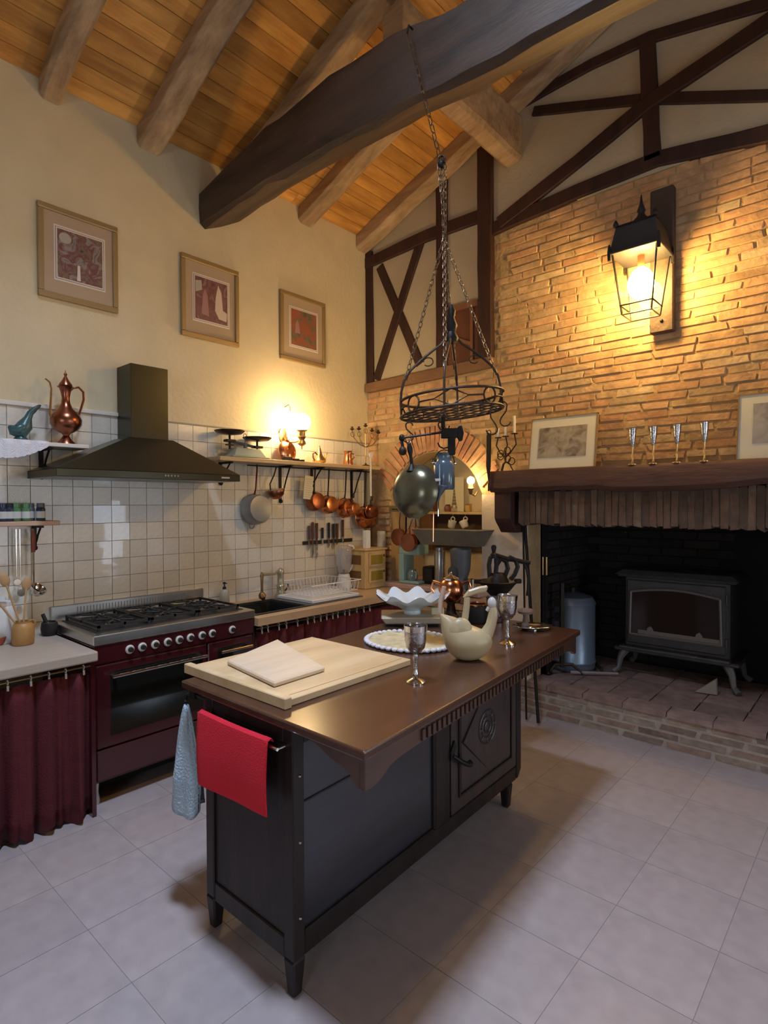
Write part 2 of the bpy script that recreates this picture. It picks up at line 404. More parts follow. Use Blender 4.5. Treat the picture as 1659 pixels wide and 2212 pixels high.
mk('wall_tile_row', low, TILE, wl, kind='stuff'); mk('wall_tile_field', rest, TILE, wl, kind='stuff')
mk('trim_1', B().box(XW, XW+.022, -1.0, 1.60, 2.102, 2.128), TRIM, kind='structure', bevel=.004)
mk('trim_2', B().box(XW, XW+.012, 1.82, YB, 2.102, 2.112), plain('grey_trim', (.30, .26, .20), .5), kind='structure')
# ---- back wall with arched niche and fireplace opening
AX, AR, AZ = -2.90, .475, 1.985      # niche centre, half width, crown
def arcz(x, grow=0.0):               # underside of the segmental arch
    hw = AR+grow; rise = .36+grow*.6; R = (hw*hw+rise*rise)/(2*rise)
    return AZ+grow-R+math.sqrt(max(R*R-(x-AX)**2, 0))
FX0, FX1, FZ = -2.03, .25, 1.40      # fireplace opening
wb = B(); yf, yk = YB, YB+.22
def slab(b, pts): b.prism([(x, yf, z) for x, z in pts], (0, yk-yf, 0))
slab(wb, [(XW-.2, -.1), (AX-AR, -.1), (AX-AR, roofz(AX-AR)+.1), (XW-.2, roofz(XW)+.1)])
n = 14
for a in range(n):
    xa = AX-AR+2*AR*a/n; xb = AX-AR+2*AR*(a+1)/n
    slab(wb, [(xa, arcz(xa)), (xb, arcz(xb)), (xb, roofz(xb)+.1), (xa, roofz(xa)+.1)])
slab(wb, [(AX-AR, -.1), (AX+AR, -.1), (AX+AR, .84), (AX-AR, .84)])
slab(wb, [(AX+AR, -.1), (FX0, -.1), (FX0, roofz(FX0)+.1), (AX+AR, roofz(AX+AR)+.1)])
slab(wb, [(FX0, FZ), (.25, FZ), (.25, roofz(.25)+.1), (FX0, roofz(FX0)+.1)])
slab(wb, [(.25, -.1), (3.3, -.1), (3.3, roofz(.25)-.38*3.05+.1), (.25, roofz(.25)+.1)])
WB = mk('wall_back', wb, MORTAR, kind='structure')
# plaster infill between the timbers
mk('plaster_infill', B().prism([(XW, YB-.012, 2.60), (-2.33, YB-.012, 2.60), (-2.33, YB-.012, 3.66), (.25, YB-.012, 3.62), (.25, YB-.012, roofz(.25)), (XW, YB-.012, roofz(XW))], (0, .02, 0)), PLASTER2, WB)
mk('pier_plaster', wobble(B().box(-2.42, FX0, YB-.014, YB+.1, .0, 1.62), .004), PIER, WB)
# the timber frame
def beam2d(name, pts, w, mat=None, proud=.035, seed=0):
    """a timber along a line of (x, z) points on the back wall, of the given width"""
    mat = mat or TIMB; b = B(); L = []; Rr = []
    q = [];
    for (xa, za), (xb, zb) in zip(pts, pts[1:]):
        m = max(1, int(math.hypot(xb-xa, zb-za)/.18))
        for i in range(m): q.append((xa+(xb-xa)*i/m, za+(zb-za)*i/m))
    q.append(pts[-1]); rings = []
    for i, (x, z) in enumerate(q):
        a, c = q[max(i-1, 0)], q[min(i+1, len(q)-1)]
        dx, dz = c[0]-a[0], c[1]-a[1]; l = math.hypot(dx, dz); nx, nz = -dz/l, dx/l
        h = w/2*(1+random.uniform(-.06, .06))
        rings.append([(x+nx*h, YB-proud, z+nz*h), (x-nx*h, YB-proud, z-nz*h), (x-nx*h, YB+.03, z-nz*h), (x+nx*h, YB+.03, z+nz*h)])
    b.ringloft(rings)
    return mk(name, b, mat, WB, bevel=.006)
random.seed(3)
beam2d('timber_post', [(-3.60, 2.60), (-3.615, 3.86)], .085)
beam2d('timber_rail', [(-3.66, 3.76), (-2.95, 3.80), (-2.40, 3.79)], .10, proud=.04)
beam2d('timber_sill', [(-3.64, 2.615), (-3.0, 2.625), (-2.31, 2.64)], .085, mat=plain('worn_sill_wood', (.20, .105, .055), .8, bump=.6, bscale=30, var=.25), proud=.055)
beam2d('timber_post', [(-2.375, 2.62), (-2.375, 4.36)], .125, proud=.05)
beam2d('timber_post', [(-2.79, 2.66), (-2.79, 4.22)], .105, proud=.045)
beam2d('timber_brace', [(-3.53, 2.68), (-3.02, 3.77)], .088, proud=.030)
beam2d('timber_brace', [(-3.49, 3.70), (-3.03, 2.74)], .085, proud=.022)
beam2d('timber_rail', [(-2.32, 3.655), (-1.65, 3.70), (-1.12, 3.715), (-.55, 3.625), (.25, 3.60)], .095)
beam2d('timber_post', [(-1.155, 3.72), (-1.19, 4.50)], .10)
beam2d('timber_brace', [(-2.26, 3.68), (-1.65, 3.90), (-1.18, 4.09), (-.55, 4.24), (.2, 4.45)], .10, proud=.040)
beam2d('timber_brace', [(-1.98, 4.40), (-1.20, 4.125), (-.55, 3.84), (.1, 3.62)], .07, proud=.028)
beam2d('timber_collar', [(-2.05, 4.50), (-1.55, 4.52), (-1.18, 4.50), (-.55, 4.355), (.2, 4.25)], .075, proud=.032)
sh = mk('wooden_shutter', B().box(-2.735, -2.44, YB-.030, YB, 2.68, 3.13), plain('shutter_wood', (.13, .042, .02), .6, bump=.3, bscale=20, var=.2), WB)
mk('shutter_rail', B().box(-2.735, -2.44, YB-.042, YB-.03, 3.10, 3.145), plain('shutter_rail_wood', (.22, .09, .04), .6), sh)
mk('shutter_stile', B().box(-2.51, -2.485, YB-.04, YB-.03, 2.68, 3.10), MATS['shutter_rail_wood'], sh)
mk('shutter_brace', B().prism([(-2.73, YB-.03, 2.93), (-2.51, YB-.03, 2.83), (-2.51, YB-.03, 2.80), (-2.73, YB-.03, 2.90)], (0, -.01, 0)), MATS['shutter_rail_wood'], sh)
mk('knob', B().ball((-2.66, YB-.045, 3.07), .012), WHITE, sh)
# bricks of the back wall
bms = [unitmesh('brick', BRICK, .05, seed=20+i) for i in range(6)]
random.seed(11); field = B(); nb = 0
RH = .0535
def in_arch(x, z, grow):
    return abs(x-AX) < AR+grow and z < arcz(min(max(x, AX-AR-grow+.001), AX+AR+grow-.001), grow)
r = 0; z = .86
while z < 3.62:
    x = XW-(r % 2)*.12-random.uniform(0, .06)
    while x < .25:
        L = random.choice((.25, .25, .24, .27, .17, .13)); xa, xb = max(x+.006, XW+.002), min(x+L-.006, .25); x += L
        if xb-xa < .035: continue
        cx, cz = (xa+xb)/2, z+RH/2
        if cx < -2.34:
            if cz > 2.55 or (cz < 1.66 and cx > -2.44) : continue
            if in_arch(cx, cz, .20) or in_arch(xa, cz, .20) or in_arch(xb, cz, .20): continue
            if cx > AX+AR and cz < 1.66: continue
        else:
            top = 3.61 if cx < -1.9 else 3.65
            if cz < 1.83 or cz > top-.01 or xa < -2.34: continue
        d = random.uniform(.003, .010); hgt = RH-random.uniform(.010, .018)
        if random.random() < .03: d = .002
        if cx < -.42 and nb < 300:
            piece('brick', random.choice(bms), WB, (cx, YB-d/2+.006, cz+random.uniform(-.002, .002)), (xb-xa, d+.014, hgt), Ry(random.uniform(-.012, .012))); nb += 1
        else: field.box(xa, xb, YB-d, YB+.01, cz-hgt/2, cz+hgt/2)
    z += RH; r += 1
mk('brick_field', field, BRICK, WB, kind='stuff')
# arch ring: bricks on end following the curve
ARCHB = brickmat('arch_brick', [(.52, .25, .14), (.60, .34, .19), (.46, .22, .12), (.58, .36, .20)])
am = [unitmesh('arch_brick', ARCHB, .05, seed=40+i) for i in range(3)]
n = 25
for i in range(n):
    t = (i+.5)/n; x = AX-AR+2*AR*t; z0 = arcz(x)
    sl = (arcz(x+.01)-arcz(x-.01))/.02 if 0.02 < t < .98 else (1 if t < .5 else -1)
    a = -math.atan(sl); nrm = Vector((math.sin(-a)*-1 if False else -math.sin(-a), 0, math.cos(a)))
    c = Vector((x, YB-.004, z0))+Vector((math.sin(a), 0, math.cos(a)))*.115
    piece('arch_brick', random.choice(am), WB, c, (.040, .024, .20), Ry(a))
# jamb bricks at both sides of the niche
for side, xs in ((0, AX-AR-.075), (1, AX+AR+.0)):
    z = .86
    while z < 1.60:
        L = .14 if side == 0 else .05
        if side == 0: piece('arch_brick', random.choice(bms), WB, (xs, YB-.002, z+.02), (L, .028, .038))
        z += .056
# niche interior
NB = 4.38
nb_ = B().box(AX-AR-.12, AX+AR+.12, NB, NB+.1, -.1, 2.2)
nb_.box(AX-AR-.12, AX-AR, YB+.2, NB, -.1, 2.1).box(AX+AR, AX+AR+.12, YB+.2, NB, -.1, 2.1)
niche = mk('wall_niche', nb_, PLASTER, kind='structure')
cb = B()
for a in range(14):
    xa = AX-AR+2*AR*a/14; xb = AX-AR+2*AR*(a+1)/14
    cb.prism([(xa, YB+.2, arcz(xa)), (xb, YB+.2, arcz(xb)), (xb, YB+.2, arcz(xb)+.1), (xa, YB+.2, arcz(xa)+.1)], (0, NB-YB-.2, 0))
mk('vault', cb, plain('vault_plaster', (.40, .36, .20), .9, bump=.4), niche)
# niche ledge: pink stone front with a pale slab
led = mk('niche_ledge', B().box(AX-AR+.002, -2.36, YB-.16, NB, .83, .87), PINK, kind='structure', bevel=.006)
random.seed(5)
for rr in range(6):
    for cc in range(4):
        piece('brick', random.choice(bms), led, (-3.28+.12+cc*.245+(rr % 2)*.08, YB-.13, .80-rr*.06), (.225, .05, .05))
mk('ledge_core', B().box(-3.35, -2.36, YB-.12, YB+.02, 0, .83), MORTAR, led)
# ---- fireplace recess
FB = 5.0
fr = B().box(FX0-.3, FX1+.3, FB, FB+.15, -.1, 2.6).box(FX0-.15, FX0, YB+.2, FB, -.1, 2.6).box(FX1, FX1+.15, YB+.2, FB, -.1, 2.6)
fr.box(FX0-.3, FX1+.3, YB+.21, FB+.15, 2.6, 2.7)
fire = mk('wall_firebox', fr, SOOT, kind='structure')
sm = [unitmesh('brick', SOOTB, .04, seed=60+i) for i in range(3)]
random.seed(9)
for rr in range(17):
    for cc in range(4):
        x = FX0+.13+cc*.26+(rr % 2)*.1
        piece('brick', random.choice(sm), fire, (x, FB-.004, .27+rr*.068), (.245, .02, .056))
for rr in range(17):
    for cc in range(4):
        piece('brick', random.choice(sm), fire, (FX0+.004, YB+.28+.12+cc*.215+(rr % 2)*.03, .27+rr*.068), (.02, .2, .056))
# ---- ceiling: planks on rafters, ridge out of the frame, skylight opening
RX, RZ = .35, roofz(.35)
cl = B()
SKX0, SKX1, SKY0, SKY1 = -1.70, -1.0, .65, 1.14
def roofslab(b, xa, xb, ya, yb, up0, up1):
    b.hexa([(xa, ya, roofz(xa)+up0), (xb, ya, roofz(xb)+up0), (xb, yb, roofz(xb)+up0), (xa, yb, roofz(xa)+up0)],
           [(xa, ya, roofz(xa)+up1), (xb, ya, roofz(xb)+up1), (xb, yb, roofz(xb)+up1), (xa, yb, roofz(xa)+up1)])
for a in ((-3.85, SKX0, -3.6, 4.15), (SKX1, RX, -3.6, 4.15), (SKX0, SKX1, -3.6, SKY0), (SKX0, SKX1, SKY1, 4.15)): roofslab(cl, *a, .02, .08)
cl.hexa([(RX, -3.6, RZ+.02), (3.3, -3.6, RZ-.38*(3.3-RX)), (3.3, 4.15, RZ-.38*(3.3-RX)), (RX, 4.15, RZ+.02)],
        [(RX, -3.6, RZ+.1), (3.3, -3.6, RZ-.38*(3.3-RX)+.08), (3.3, 4.15, RZ-.38*(3.3-RX)+.08), (RX, 4.15, RZ+.1)])
ceiling = mk('ceiling', cl, plain('roof_underlay', (.12, .06, .02), .9), kind='structure')
random.seed(21)
x = XW; PW = .098
while x < RX-.02:
    # each course: boards end to end, joints staggered over the rafters
    cuts = [-3.5, random.choice((-1.4, -.6)), random.choice((.6, 1.2, 1.8)), random.choice((2.45, 3.17, 3.0)), YB+.05]
    for ya, yb in zip(cuts, cuts[1:]):
        spans = [(ya, yb)]
        if x+PW > SKX0 and x < SKX1:
            spans = []
            if ya < SKY0: spans.append((ya, min(yb, SKY0)))
            if yb > SKY1: spans.append((max(ya, SKY1), yb))
        for a, c in spans:
            if c-a < .03: continue
            b = B(); roofslab(b, x+.0025, min(x+PW-.0025, RX), a+.001, c-.001, 0, .018); mk('plank', b, PLANK, ceiling)
    x += PW
skb = B()
for a in ((SKX0-.04, SKX0, SKY0-.04, SKY1+.04), (SKX1, SKX1+.04, SKY0-.04, SKY1+.04), (SKX0, SKX1, SKY0-.04, SKY0), (SKX0, SKX1, SKY1, SKY1+.04)):
    za, zb = roofz(a[0]), roofz(a[1])
    skb.hexa([(a[0], a[2], za+.02), (a[1], a[2], zb+.02), (a[1], a[3], zb+.02), (a[0], a[3], za+.02)], [(a[0], a[2], 5.40), (a[1], a[2], 5.40), (a[1], a[3], 5.40), (a[0], a[3], 5.40)])
mk('added_skylight_shaft', skb, TRIM, kind='structure')  # unseen shaft walls added above the opening to narrow the daylight cone
# ---- unseen sides of the room
mk('wall_right', B().box(3.2, 3.3, -3.5, 4.1, -.1, 4.4), PLASTER, kind='structure')
mk('wall_front', B().box(-3.85, 3.3, -3.6, -3.5, -.1, 5.7), PLASTER, kind='structure')
# ================================================================== BEAMS
def rafter(y0, y1, drop, label, x0=XW, x1=RX, seed=0, mat=RAFT, name='rafter', grp='sloping rafters under the roof planks'):
    b = B(); rings = []; m = 14
    rnd = random.Random(seed)
    for i in range(m+1):
        x = x0+(x1-x0)*i/m; z = roofz(x); jy = rnd.uniform(-.008, .008); jz = rnd.uniform(-.012, .012); c = .018+rnd.uniform(0, .012)
        ya, yb, zb = y0+jy, y1+jy*.6, z-drop+jz
        rings.append([(x, ya, z), (x, yb, z), (x, yb, zb+c), (x, yb-c, zb), (x, ya+c, zb), (x, ya, zb+c)])
    b.ringloft(rings); o = mk(name, b, mat, bevel=.004); tag(o, label, 'beam', grp); return o
rafter(.50, .62, .12, 'rough roof rafter nearest the camera, cut off at the left edge', seed=1)
rafter(1.165, 1.285, .12, 'short thick roof rafter above the largest left picture', seed=2)
rafter(1.74, 1.90, .13, 'pale sunlit roof rafter, second from the left edge', seed=3)
rafter(2.42, 2.57, .13, 'roof rafter passing just behind and above the big dark tie beam', seed=4)
rafter(3.07, 3.23, .135, 'rounded light roof rafter between the tie beam and the gable', seed=5)
rafter(3.74, 3.89, .14, 'pale roof rafter lying along the top of the timbered gable wall', seed=6)
# tie beam
b = B(); rings = []; rnd = random.Random(8)
bot = [(-3.66, 3.50), (-3.2, 3.515), (-2.87, 3.53), (-2.22, 3.51), (-1.86, 3.49), (-1.4, 3.46), (-.9, 3.44), (0, 3.42), (1.2, 3.45), (3.25, 3.5)]
top = [(-3.66, 3.75), (-3.2, 3.83), (-2.9, 3.88), (-2.3, 3.92), (-1.9, 3.90), (-1.4, 3.80), (-.9, 3.76), (0, 3.70), (1.2, 3.7), (3.25, 3.7)]
def lerp(tab, x):
    for (a, va), (c, vc) in zip(tab, tab[1:]):
        if x <= c: return va+(vc-va)*(x-a)/(c-a)
    return tab[-1][1]
for i in range(47):
    x = -3.66+6.86*i/46; zb, zt = lerp(bot, x), lerp(top, x); j = lambda s: rnd.uniform(-s, s)
    y0 = 2.18+j(.008)
    rings.append([(x, y0+.03, zt+j(.01)), (x, y0, zt-.03), (x, y0+j(.004), (zb+zt)/2), (x, y0+.006, zb+.02), (x, y0+.04+j(.01), zb+j(.008)),
                  (x, y0+.18, zb+.065+j(.01)), (x, y0+.32+j(.01), zb+.15), (x, y0+.34, zt-.04), (x, y0+.28, zt)])
b.ringloft(rings)
tag(mk('tie_beam', b, TIE, smooth=True), 'huge dark rough-hewn tie beam crossing the room, chain hanging in front', 'beam')
b = B(); rings = []
for i in range(9):
    y = 2.50+(3.885-2.50)*i/8; j = lambda s: rnd.uniform(-s, s)
    x0, x1, z0, z1 = -2.21+j(.006), -2.07+j(.006), 4.07+j(.008), 4.30
    rings.append([(x0, y, z1+.06), (x0, y, z0+.02), (x0+.03, y, z0), (x1-.02, y, z0+.02), (x1, y, z0+.05), (x1, y, z1+.10)])
b.ringloft(rings)
tag(mk('purlin', b, RAFT, bevel=.004), 'stubby squared purlin end jutting from the gable wall below the roof', 'beam')
# ================================================================== FIREPLACE
fp = thing('fireplace', 'wide brick fireplace with thick dark wooden mantel beam and raised hearth', 'fireplace', (-.9, YB, 0))
HZ = .236
random.seed(31)
mk('hearth_core', B().box(FX0-.33, .9, YB-.034, YB+.04, 0, HZ-.03).box(FX0+.0, FX1-.0, YB+.04, FB, 0, HZ-.03), HMORT, fp)
hb = [unitmesh('brick', HBRICK, .05, seed=80+i) for i in range(4)]
hp = [unitmesh('hearth_slab', HTOP, .015, seed=90+i) for i in range(3)]
for rr in range(4):
    x = FX0-.33-(rr % 2)*.13
    while x < .55:
        L = random.choice((.25, .27, .23)); xa, xb = max(x+.007, FX0-.33), x+L-.007; x += L
        if xb-xa > .05: piece('brick', random.choice(hb), fp, ((xa+xb)/2, YB-.012, .030+rr*.052), (xb-xa-.01, .05, .034))
x = FX0-.33
while x < .55:
    L = random.choice((.26, .27, .25)); piece('hearth_slab', random.choice(hp), fp, (x+L/2, YB-.01+.03, HZ-.017), (L-.008, .13, .036), Rz(random.uniform(-.01, .01))); x += L
for rr in range(4):
    x = FX0+.01-(rr % 2)*.0
    while x < FX1-.05:
        L = min(.27, FX1-x); piece('hearth_slab', random.choice(hp), fp, (x+L/2, YB+.20+rr*.235, HZ-.020), (L-.01, .225, .034)); x += .27
# mantel beam
b = B(); rings = []; rnd = random.Random(4)
for i in range(25):
    x = -2.215+3.1*i/24; j = lambda s: rnd.uniform(-s, s)
    sag = .02*math.sin(i*.55)*(i > 6)
    zb = 1.635+sag+j(.006); zt = 1.785
    rings.append([(x, YB+.0, zt), (x, 3.665+j(.004), zt), (x, 3.65+j(.005), zt-.02), (x, 3.65+j(.006), zb+.03), (x, 3.68, zb), (x, YB+.0, zb)])
b.ringloft(rings)
mk('mantel_beam', b, TIMBX, fp, smooth=True)
# corbel under the left end of the mantel
mk('corbel', B().prism([(-2.205, 3.70, 1.64), (-2.205, 3.70, 1.44), (-2.195, 3.71, 1.42), (-2.17, 3.74, 1.36), (-2.15, 3.76, 1.34), (-2.15, YB, 1.34), (-2.205, YB, 1.64)], (.13, 0, 0)) if False else
   B().prism([(-2.20, 3.70, 1.64), (-2.20, 3.70, 1.44), (-2.20, 3.72, 1.41), (-2.20, 3.76, 1.37), (-2.20, 3.79, 1.335), (-2.20, YB-.014, 1.335), (-2.20, YB-.014, 1.64)], (.135, 0, 0)), TIMB, fp, bevel=.006)
# soldier course under the mantel
smh = [unitmesh('lintel_brick', SOLD, .05, seed=100+i) for i in range(4)]
x = -2.03
while x < .55:
    wd = random.uniform(.038, .050)
    piece('lintel_brick', random.choice(smh), fp, (x+wd/2, YB-.075+random.uniform(-.004, .004), 1.52+random.uniform(-.004, .004)), (wd-.004, .14, .245+random.uniform(-.01, .004)), Ry(random.uniform(-.02, .02)))
    x += wd
mk('lintel_core', B().box(-2.025, .6, YB-.138, YB+.0, 1.415, 1.632), plain('lintel_mortar', (.15, .11, .08), .9), fp)
# ---- wood stove on the hearth
SX0, SX1, SY = -1.60, -.80, 4.56
st = thing('wood_stove', 'dark cast-iron wood stove with arched glass door standing on the hearth', 'stove', (-1.2, 4.7, HZ))
mk('body', B().box(SX0+.045, SX1-.045, SY, SY+.36, .44, .99), STOVEM, st, bevel=.012)
t = B(); t.hexa([(SX0-.02, SY-.05, 1.0), (SX1+.02, SY-.05, 1.0), (SX1+.02, SY+.40, 1.0), (SX0-.02, SY+.40, 1.0)], [(SX0+.03, SY-.01, 1.04), (SX1-.03, SY-.01, 1.04), (SX1-.03, SY+.38, 1.04), (SX0+.03, SY+.38, 1.04)])
t.box(SX0, SX1, SY-.03, SY+.38, .985, 1.0); mk('top_plate', t, STOVEM, st, bevel=.006)
mk('base_ledge', B().box(SX0-.02, SX1+.02, SY-.05, SY+.38, .415, .445), STOVEM, st, bevel=.008)
mk('ash_lip', B().box(SX0+.03, SX1-.03, SY-.085, SY, .445, .462), STOVEM, st, bevel=.004)
d = B(); xa, xb, za, zb = SX0+.10, SX1-.10, .56, .90
arch = [(xa+(xb-xa)*k/10, zb-.035+.035*math.sin(PI*k/10)) for k in range(11)]
outer = [(xa-.025, za-.025), (xb+.025, za-.025)]+[(x+(.025 if k == 0 else -.025 if k == 10 else 0)*0+0, z+.028) for k, (x, z) in enumerate(arch[::-1])]
mk('door', B().box(SX0+.065, SX1-.065, SY-.018, SY, .48, .965), STOVEM, st, bevel=.008)
dr = st.children[-1] if False else bpy.data.objects['door']
mk('door_glass', B().prism([(xa, SY-.022, za), (xb, SY-.022, za)]+[(x, SY-.022, z) for x, z in arch[::-1]], (0, .01, 0)), SGLASS, dr)
loop = [(xa-.008, SY-.028, za-.008), (xb+.008, SY-.028, za-.008)]+[(x, SY-.028, z+.01) for x, z in arch[::-1]]
fb = B()
for p, q in zip(loop, loop[1:]+loop[:1]): fb.tube([p, q], .009, 6)
mk('glass_rim', fb, STOVEG, dr)
for xx in (-1.36, -1.03):
    mk('andiron', B().prism([(xx-.035, SY-.026, za+.0), (xx+.035, SY-.026, za+.0), (xx+.015, SY-.026, za+.05), (xx, SY-.026, za+.065), (xx-.02, SY-.026, za+.05)], (0, .004, 0)), STOVEG, dr)
mk('inner_ledge', B().box(xa+.05, xb, SY-.0245, SY-.022, za, za+.03), STOVEG, dr)
mk('hinge', B().cyl((SX1-.062, SY-.02, .85), (SX1-.062, SY-.02, .91), .009).cyl((SX1-.062, SY-.02, .54), (SX1-.062, SY-.02, .60), .009), STOVEM, dr)
for sx in (0, 1):
    for sy in (0, 1):
        x0 = (SX0+.06, SX1-.06)[sx]; o = (-.07, .07)[sx]; y0 = (SY-.01, SY+.32)[sy]; oy = (-.05, .04)[sy]
        p = [(x0, y0, .43), (x0+o*.5, y0+oy*.4, .36), (x0+o*.7, y0+oy*.6, .28), (x0+o*1.15, y0+oy, HZ+.012)]
        mk('leg', B().tube(p, [.036, .024, .018, .026], 8), plain('stove_leg_metal', (.14, .135, .13), .5, metal=.3), st, smooth=True)
# ---- drum left of the stove
c = at(1237, 1400, 1, 4.45); DX = c.x
t = thing('metal_drum', 'blue-grey metal drum standing in the fireplace left of the stove', 'drum', (DX, 4.45, HZ))
mk('body', B().lathe([(.165, 0), (.172, .02), (.172, .05), (.178, .06), (.172, .07), (.172, .50), (.178, .515), (.172, .53), (.15, .57), (.05, .60)], (DX, 4.45, HZ), 28), DRUM, t, smooth=True)
mk('valve', B().cyl((DX, 4.45, HZ+.59), (DX, 4.45, HZ+.64), .022).torus((DX, 4.45, HZ+.66), .035, .008), BLACKM, t, smooth=True)
# ---- companion stand in front of the drum
c = at(1243, 1440, 2, HZ); sx_, sy_ = c.x, min(c.y, 4.21)
ts = thing('andiron_stand', 'black iron andiron with cross-shaped foot in front of the blue drum', 'andiron', (sx_, sy_, HZ))
H_ = at(1243, 1262, 1, sy_).z-HZ
mk('post', B().tube([(sx_, sy_, HZ+.05), (sx_, sy_, HZ+H_*.5), (sx_, sy_, HZ+H_)], [.02, .022, .018], 4), IRON, ts)
for k, hh in enumerate((.35, .62, .78)):
    mk('hook', B().box(sx_-.055, sx_+.0, sy_-.014, sy_+.014, HZ+H_*hh-.03, HZ+H_*hh+.03), IRON, ts)
for a in (.5, 2.6, 4.3):
    q = Vector((sx_+.16*math.cos(a), sy_+.12*math.sin(a), HZ+.01))
    mk('foot', B().tube([(sx_, sy_, HZ+.07), (sx_*.5+q.x*.5, sy_*.5+q.y*.5, HZ+.075), q], [.012, .012, .010], 6), IRONB, ts, smooth=True)
# fire irons leaning on the pier
for k, (pa, pb, lab) in enumerate((((1130, 1130), (1134, 1372), 'thin black fire iron leaning on the plaster pier, left one of the pair'), ((1134, 1135), (1150, 1372), 'thicker black fire iron leaning on the plaster pier, right one of the pair'))):
    A = at(*pa, 1, YB-.035); Bp = at(pb[0], pb[1], 1, YB-.13); Bp.z = A.z+(Bp.z-A.z)
    D_ = (Bp-A).normalized(); foot = A+D_*((A.z-.015)/-D_.z)
    if foot.y < YB-.25: foot.y = YB-.25
    t = thing('fire_iron', lab, 'poker', foot, 'fire irons leaning by the fireplace')
    mk('rod', B().tube([foot, A], .007+.004*k, 6), IRON, t); mk('handle', B().tube([A-D_*.0, A-D_*.09], .012+.003*k, 8), IRON, t)
# brass and steel tongs hanging on the dark jamb
for k, px in enumerate((1173, 1181)):
    A = at(px, 1203, 1, 4.12); Bp = at(px, 1242, 1, 4.12)
    t = thing('fire_tool', ('brass-handled hearth brush', 'brass-handled hearth shovel')[k]+' hanging '+('left', 'right')[k]+' in the dark firebox corner', 'hearth tool', Bp, 'brass-handled hearth tools')
    mk('handle', B().tube([A, Bp], .010, 8), BRASS, t, smooth=True); mk('rod', B().tube([Bp, (Bp.x, Bp.y, HZ+.02)], .005, 6), IRON, t)
    mk('head', B().box(Bp.x-.035, Bp.x+.035, Bp.y-.02, Bp.y+.02, HZ+.002, HZ+.09), IRON, t)
# loose tongs and a wedge of wood lying on the hearth
A = at(1232, 1452, 2, HZ+.02); Bq = at(1335, 1455, 2, HZ+.02); Cq = at(1262, 1405, 2, HZ+.02); Dq = at(1300, 1447, 2, HZ+.02)
t = thing('log_tongs', 'pale iron log tongs lying crossed on the hearth bricks', 'tongs', A)
mk('arm', B().tube([A, Bq], [.014, .010], 6), plain('pale_iron', (.30, .24, .23), .6), t); mk('arm', B().tube([Cq, Dq], [.012, .014], 6), IRONB, t)
A = at(1205, 1440, 2, HZ+.0)
t = thing('kindling_block', 'small grey upright block on the hearth edge behind the sideboard top', 'block', A)
mk('block', B().hexa([(A.x-.03, A.y-.03, HZ), (A.x+.03, A.y-.03, HZ), (A.x+.03, A.y+.03, HZ), (A.x-.03, A.y+.03, HZ)], [(A.x-.022, A.y-.02, HZ+.13), (A.x+.022, A.y-.02, HZ+.12), (A.x+.022, A.y+.02, HZ+.12), (A.x-.022, A.y+.02, HZ+.13)]), plain('grey_iron', (.22, .22, .24), .6), t, bevel=.004)
A = at(1545, 1505, 2, HZ+.0); A.y = max(A.y, YB+.0)
tag(mk('wood_wedge', B().prism([(A.x-.13, A.y, HZ+.002), (A.x+.005, A.y+.03, HZ+.002), (A.x, A.y+.03, HZ+.115)], (0, .035, 0)), plain('ashy_wood', (.24, .21, .17), .9), bevel=.004), 'small pointed triangular piece of pale wood standing on the hearth', 'wood')
# ================================================================== ON THE MANTEL
MZ = 1.785; MY = 3.69
def leaning(name, label, px0, px1, zt, imgmat, y=3.70, imgf=(.14, .86, .22, .80)):
    x0 = at(px0, 950, 1, y).x; x1 = at(px1, 950, 1, y).x; W_, H_ = x1-x0, zt-MZ
    t = thing(name, label, 'picture', ((x0+x1)/2, y, MZ), 'framed prints leaning on the mantel')
    tilt = Matrix.Translation((0, y, MZ)) @ Matrix.Rotation(-.16, 4, 'X') @ Matrix.Translation((0, -y, -MZ))
    def put(n, b, m, par=t, **k):
        b.bm.transform(tilt); return mk(n, b, m, par, **k)
    fr_ = B()
    for a in ((x0, x1, MZ+H_-.008, MZ+H_), (x0, x1, MZ, MZ+.006), (x0, x0+.007, MZ, MZ+H_), (x1-.007, x1, MZ, MZ+H_)): fr_.box(a[0], a[1], y-.004, y+.014, a[2], a[3])
    put('frame', fr_, plain('thin_wood_frame', (.30, .20, .10), .5)); m = put('mat', B().box(x0+.006, x1-.006, y, y+.01, MZ+.005, MZ+H_-.006), MATC)
    put('print', B().box(x0+W_*imgf[0], x0+W_*imgf[1], y-.0025, y, MZ+H_*imgf[2], MZ+H_*imgf[3]), imgmat)
    return t
IM1 = picturemat('faded_landscape_print', [(.16, .13, .11), (.34, .29, .22), (.42, .38, .30), (.50, .46, .36)], 14)
leaning('framed_print', 'cream-matted small landscape print leaning on the mantel left of the goblets', 1141, 1285, 2.15, IM1)
leaning('framed_print', 'cream-matted pale print leaning on the mantel at the right picture edge', 1590, 1770, 2.16, picturemat('pale_seaside_print', [(.24, .22, .20), (.42, .40, .38), (.52, .50, .46)], 9), imgf=(.20, .84, .24, .84))
def flute():
    x, y = at(1367, 1000, 1, 3.69).x, 3.685
    t = thing('goblet', '', 'goblet', (x, y, MZ), 'four slender silver goblets on the mantel')
    mk('bowl', B().lathe([(.008, .11), (.012, .125), (.018, .16), (.022, .20), (.024, .225), (.022, .225), (.016, .165), (.006, .13)], (x, y, MZ), 18), SILVER, t, smooth=True)
    mk('stem', B().lathe([(.030, 0), (.030, .004), (.008, .010), (.005, .03), (.008, .045), (.005, .06), (.0055, .09), (.009, .115)], (x, y, MZ), 14), BRASS, t, smooth=True)
    return t
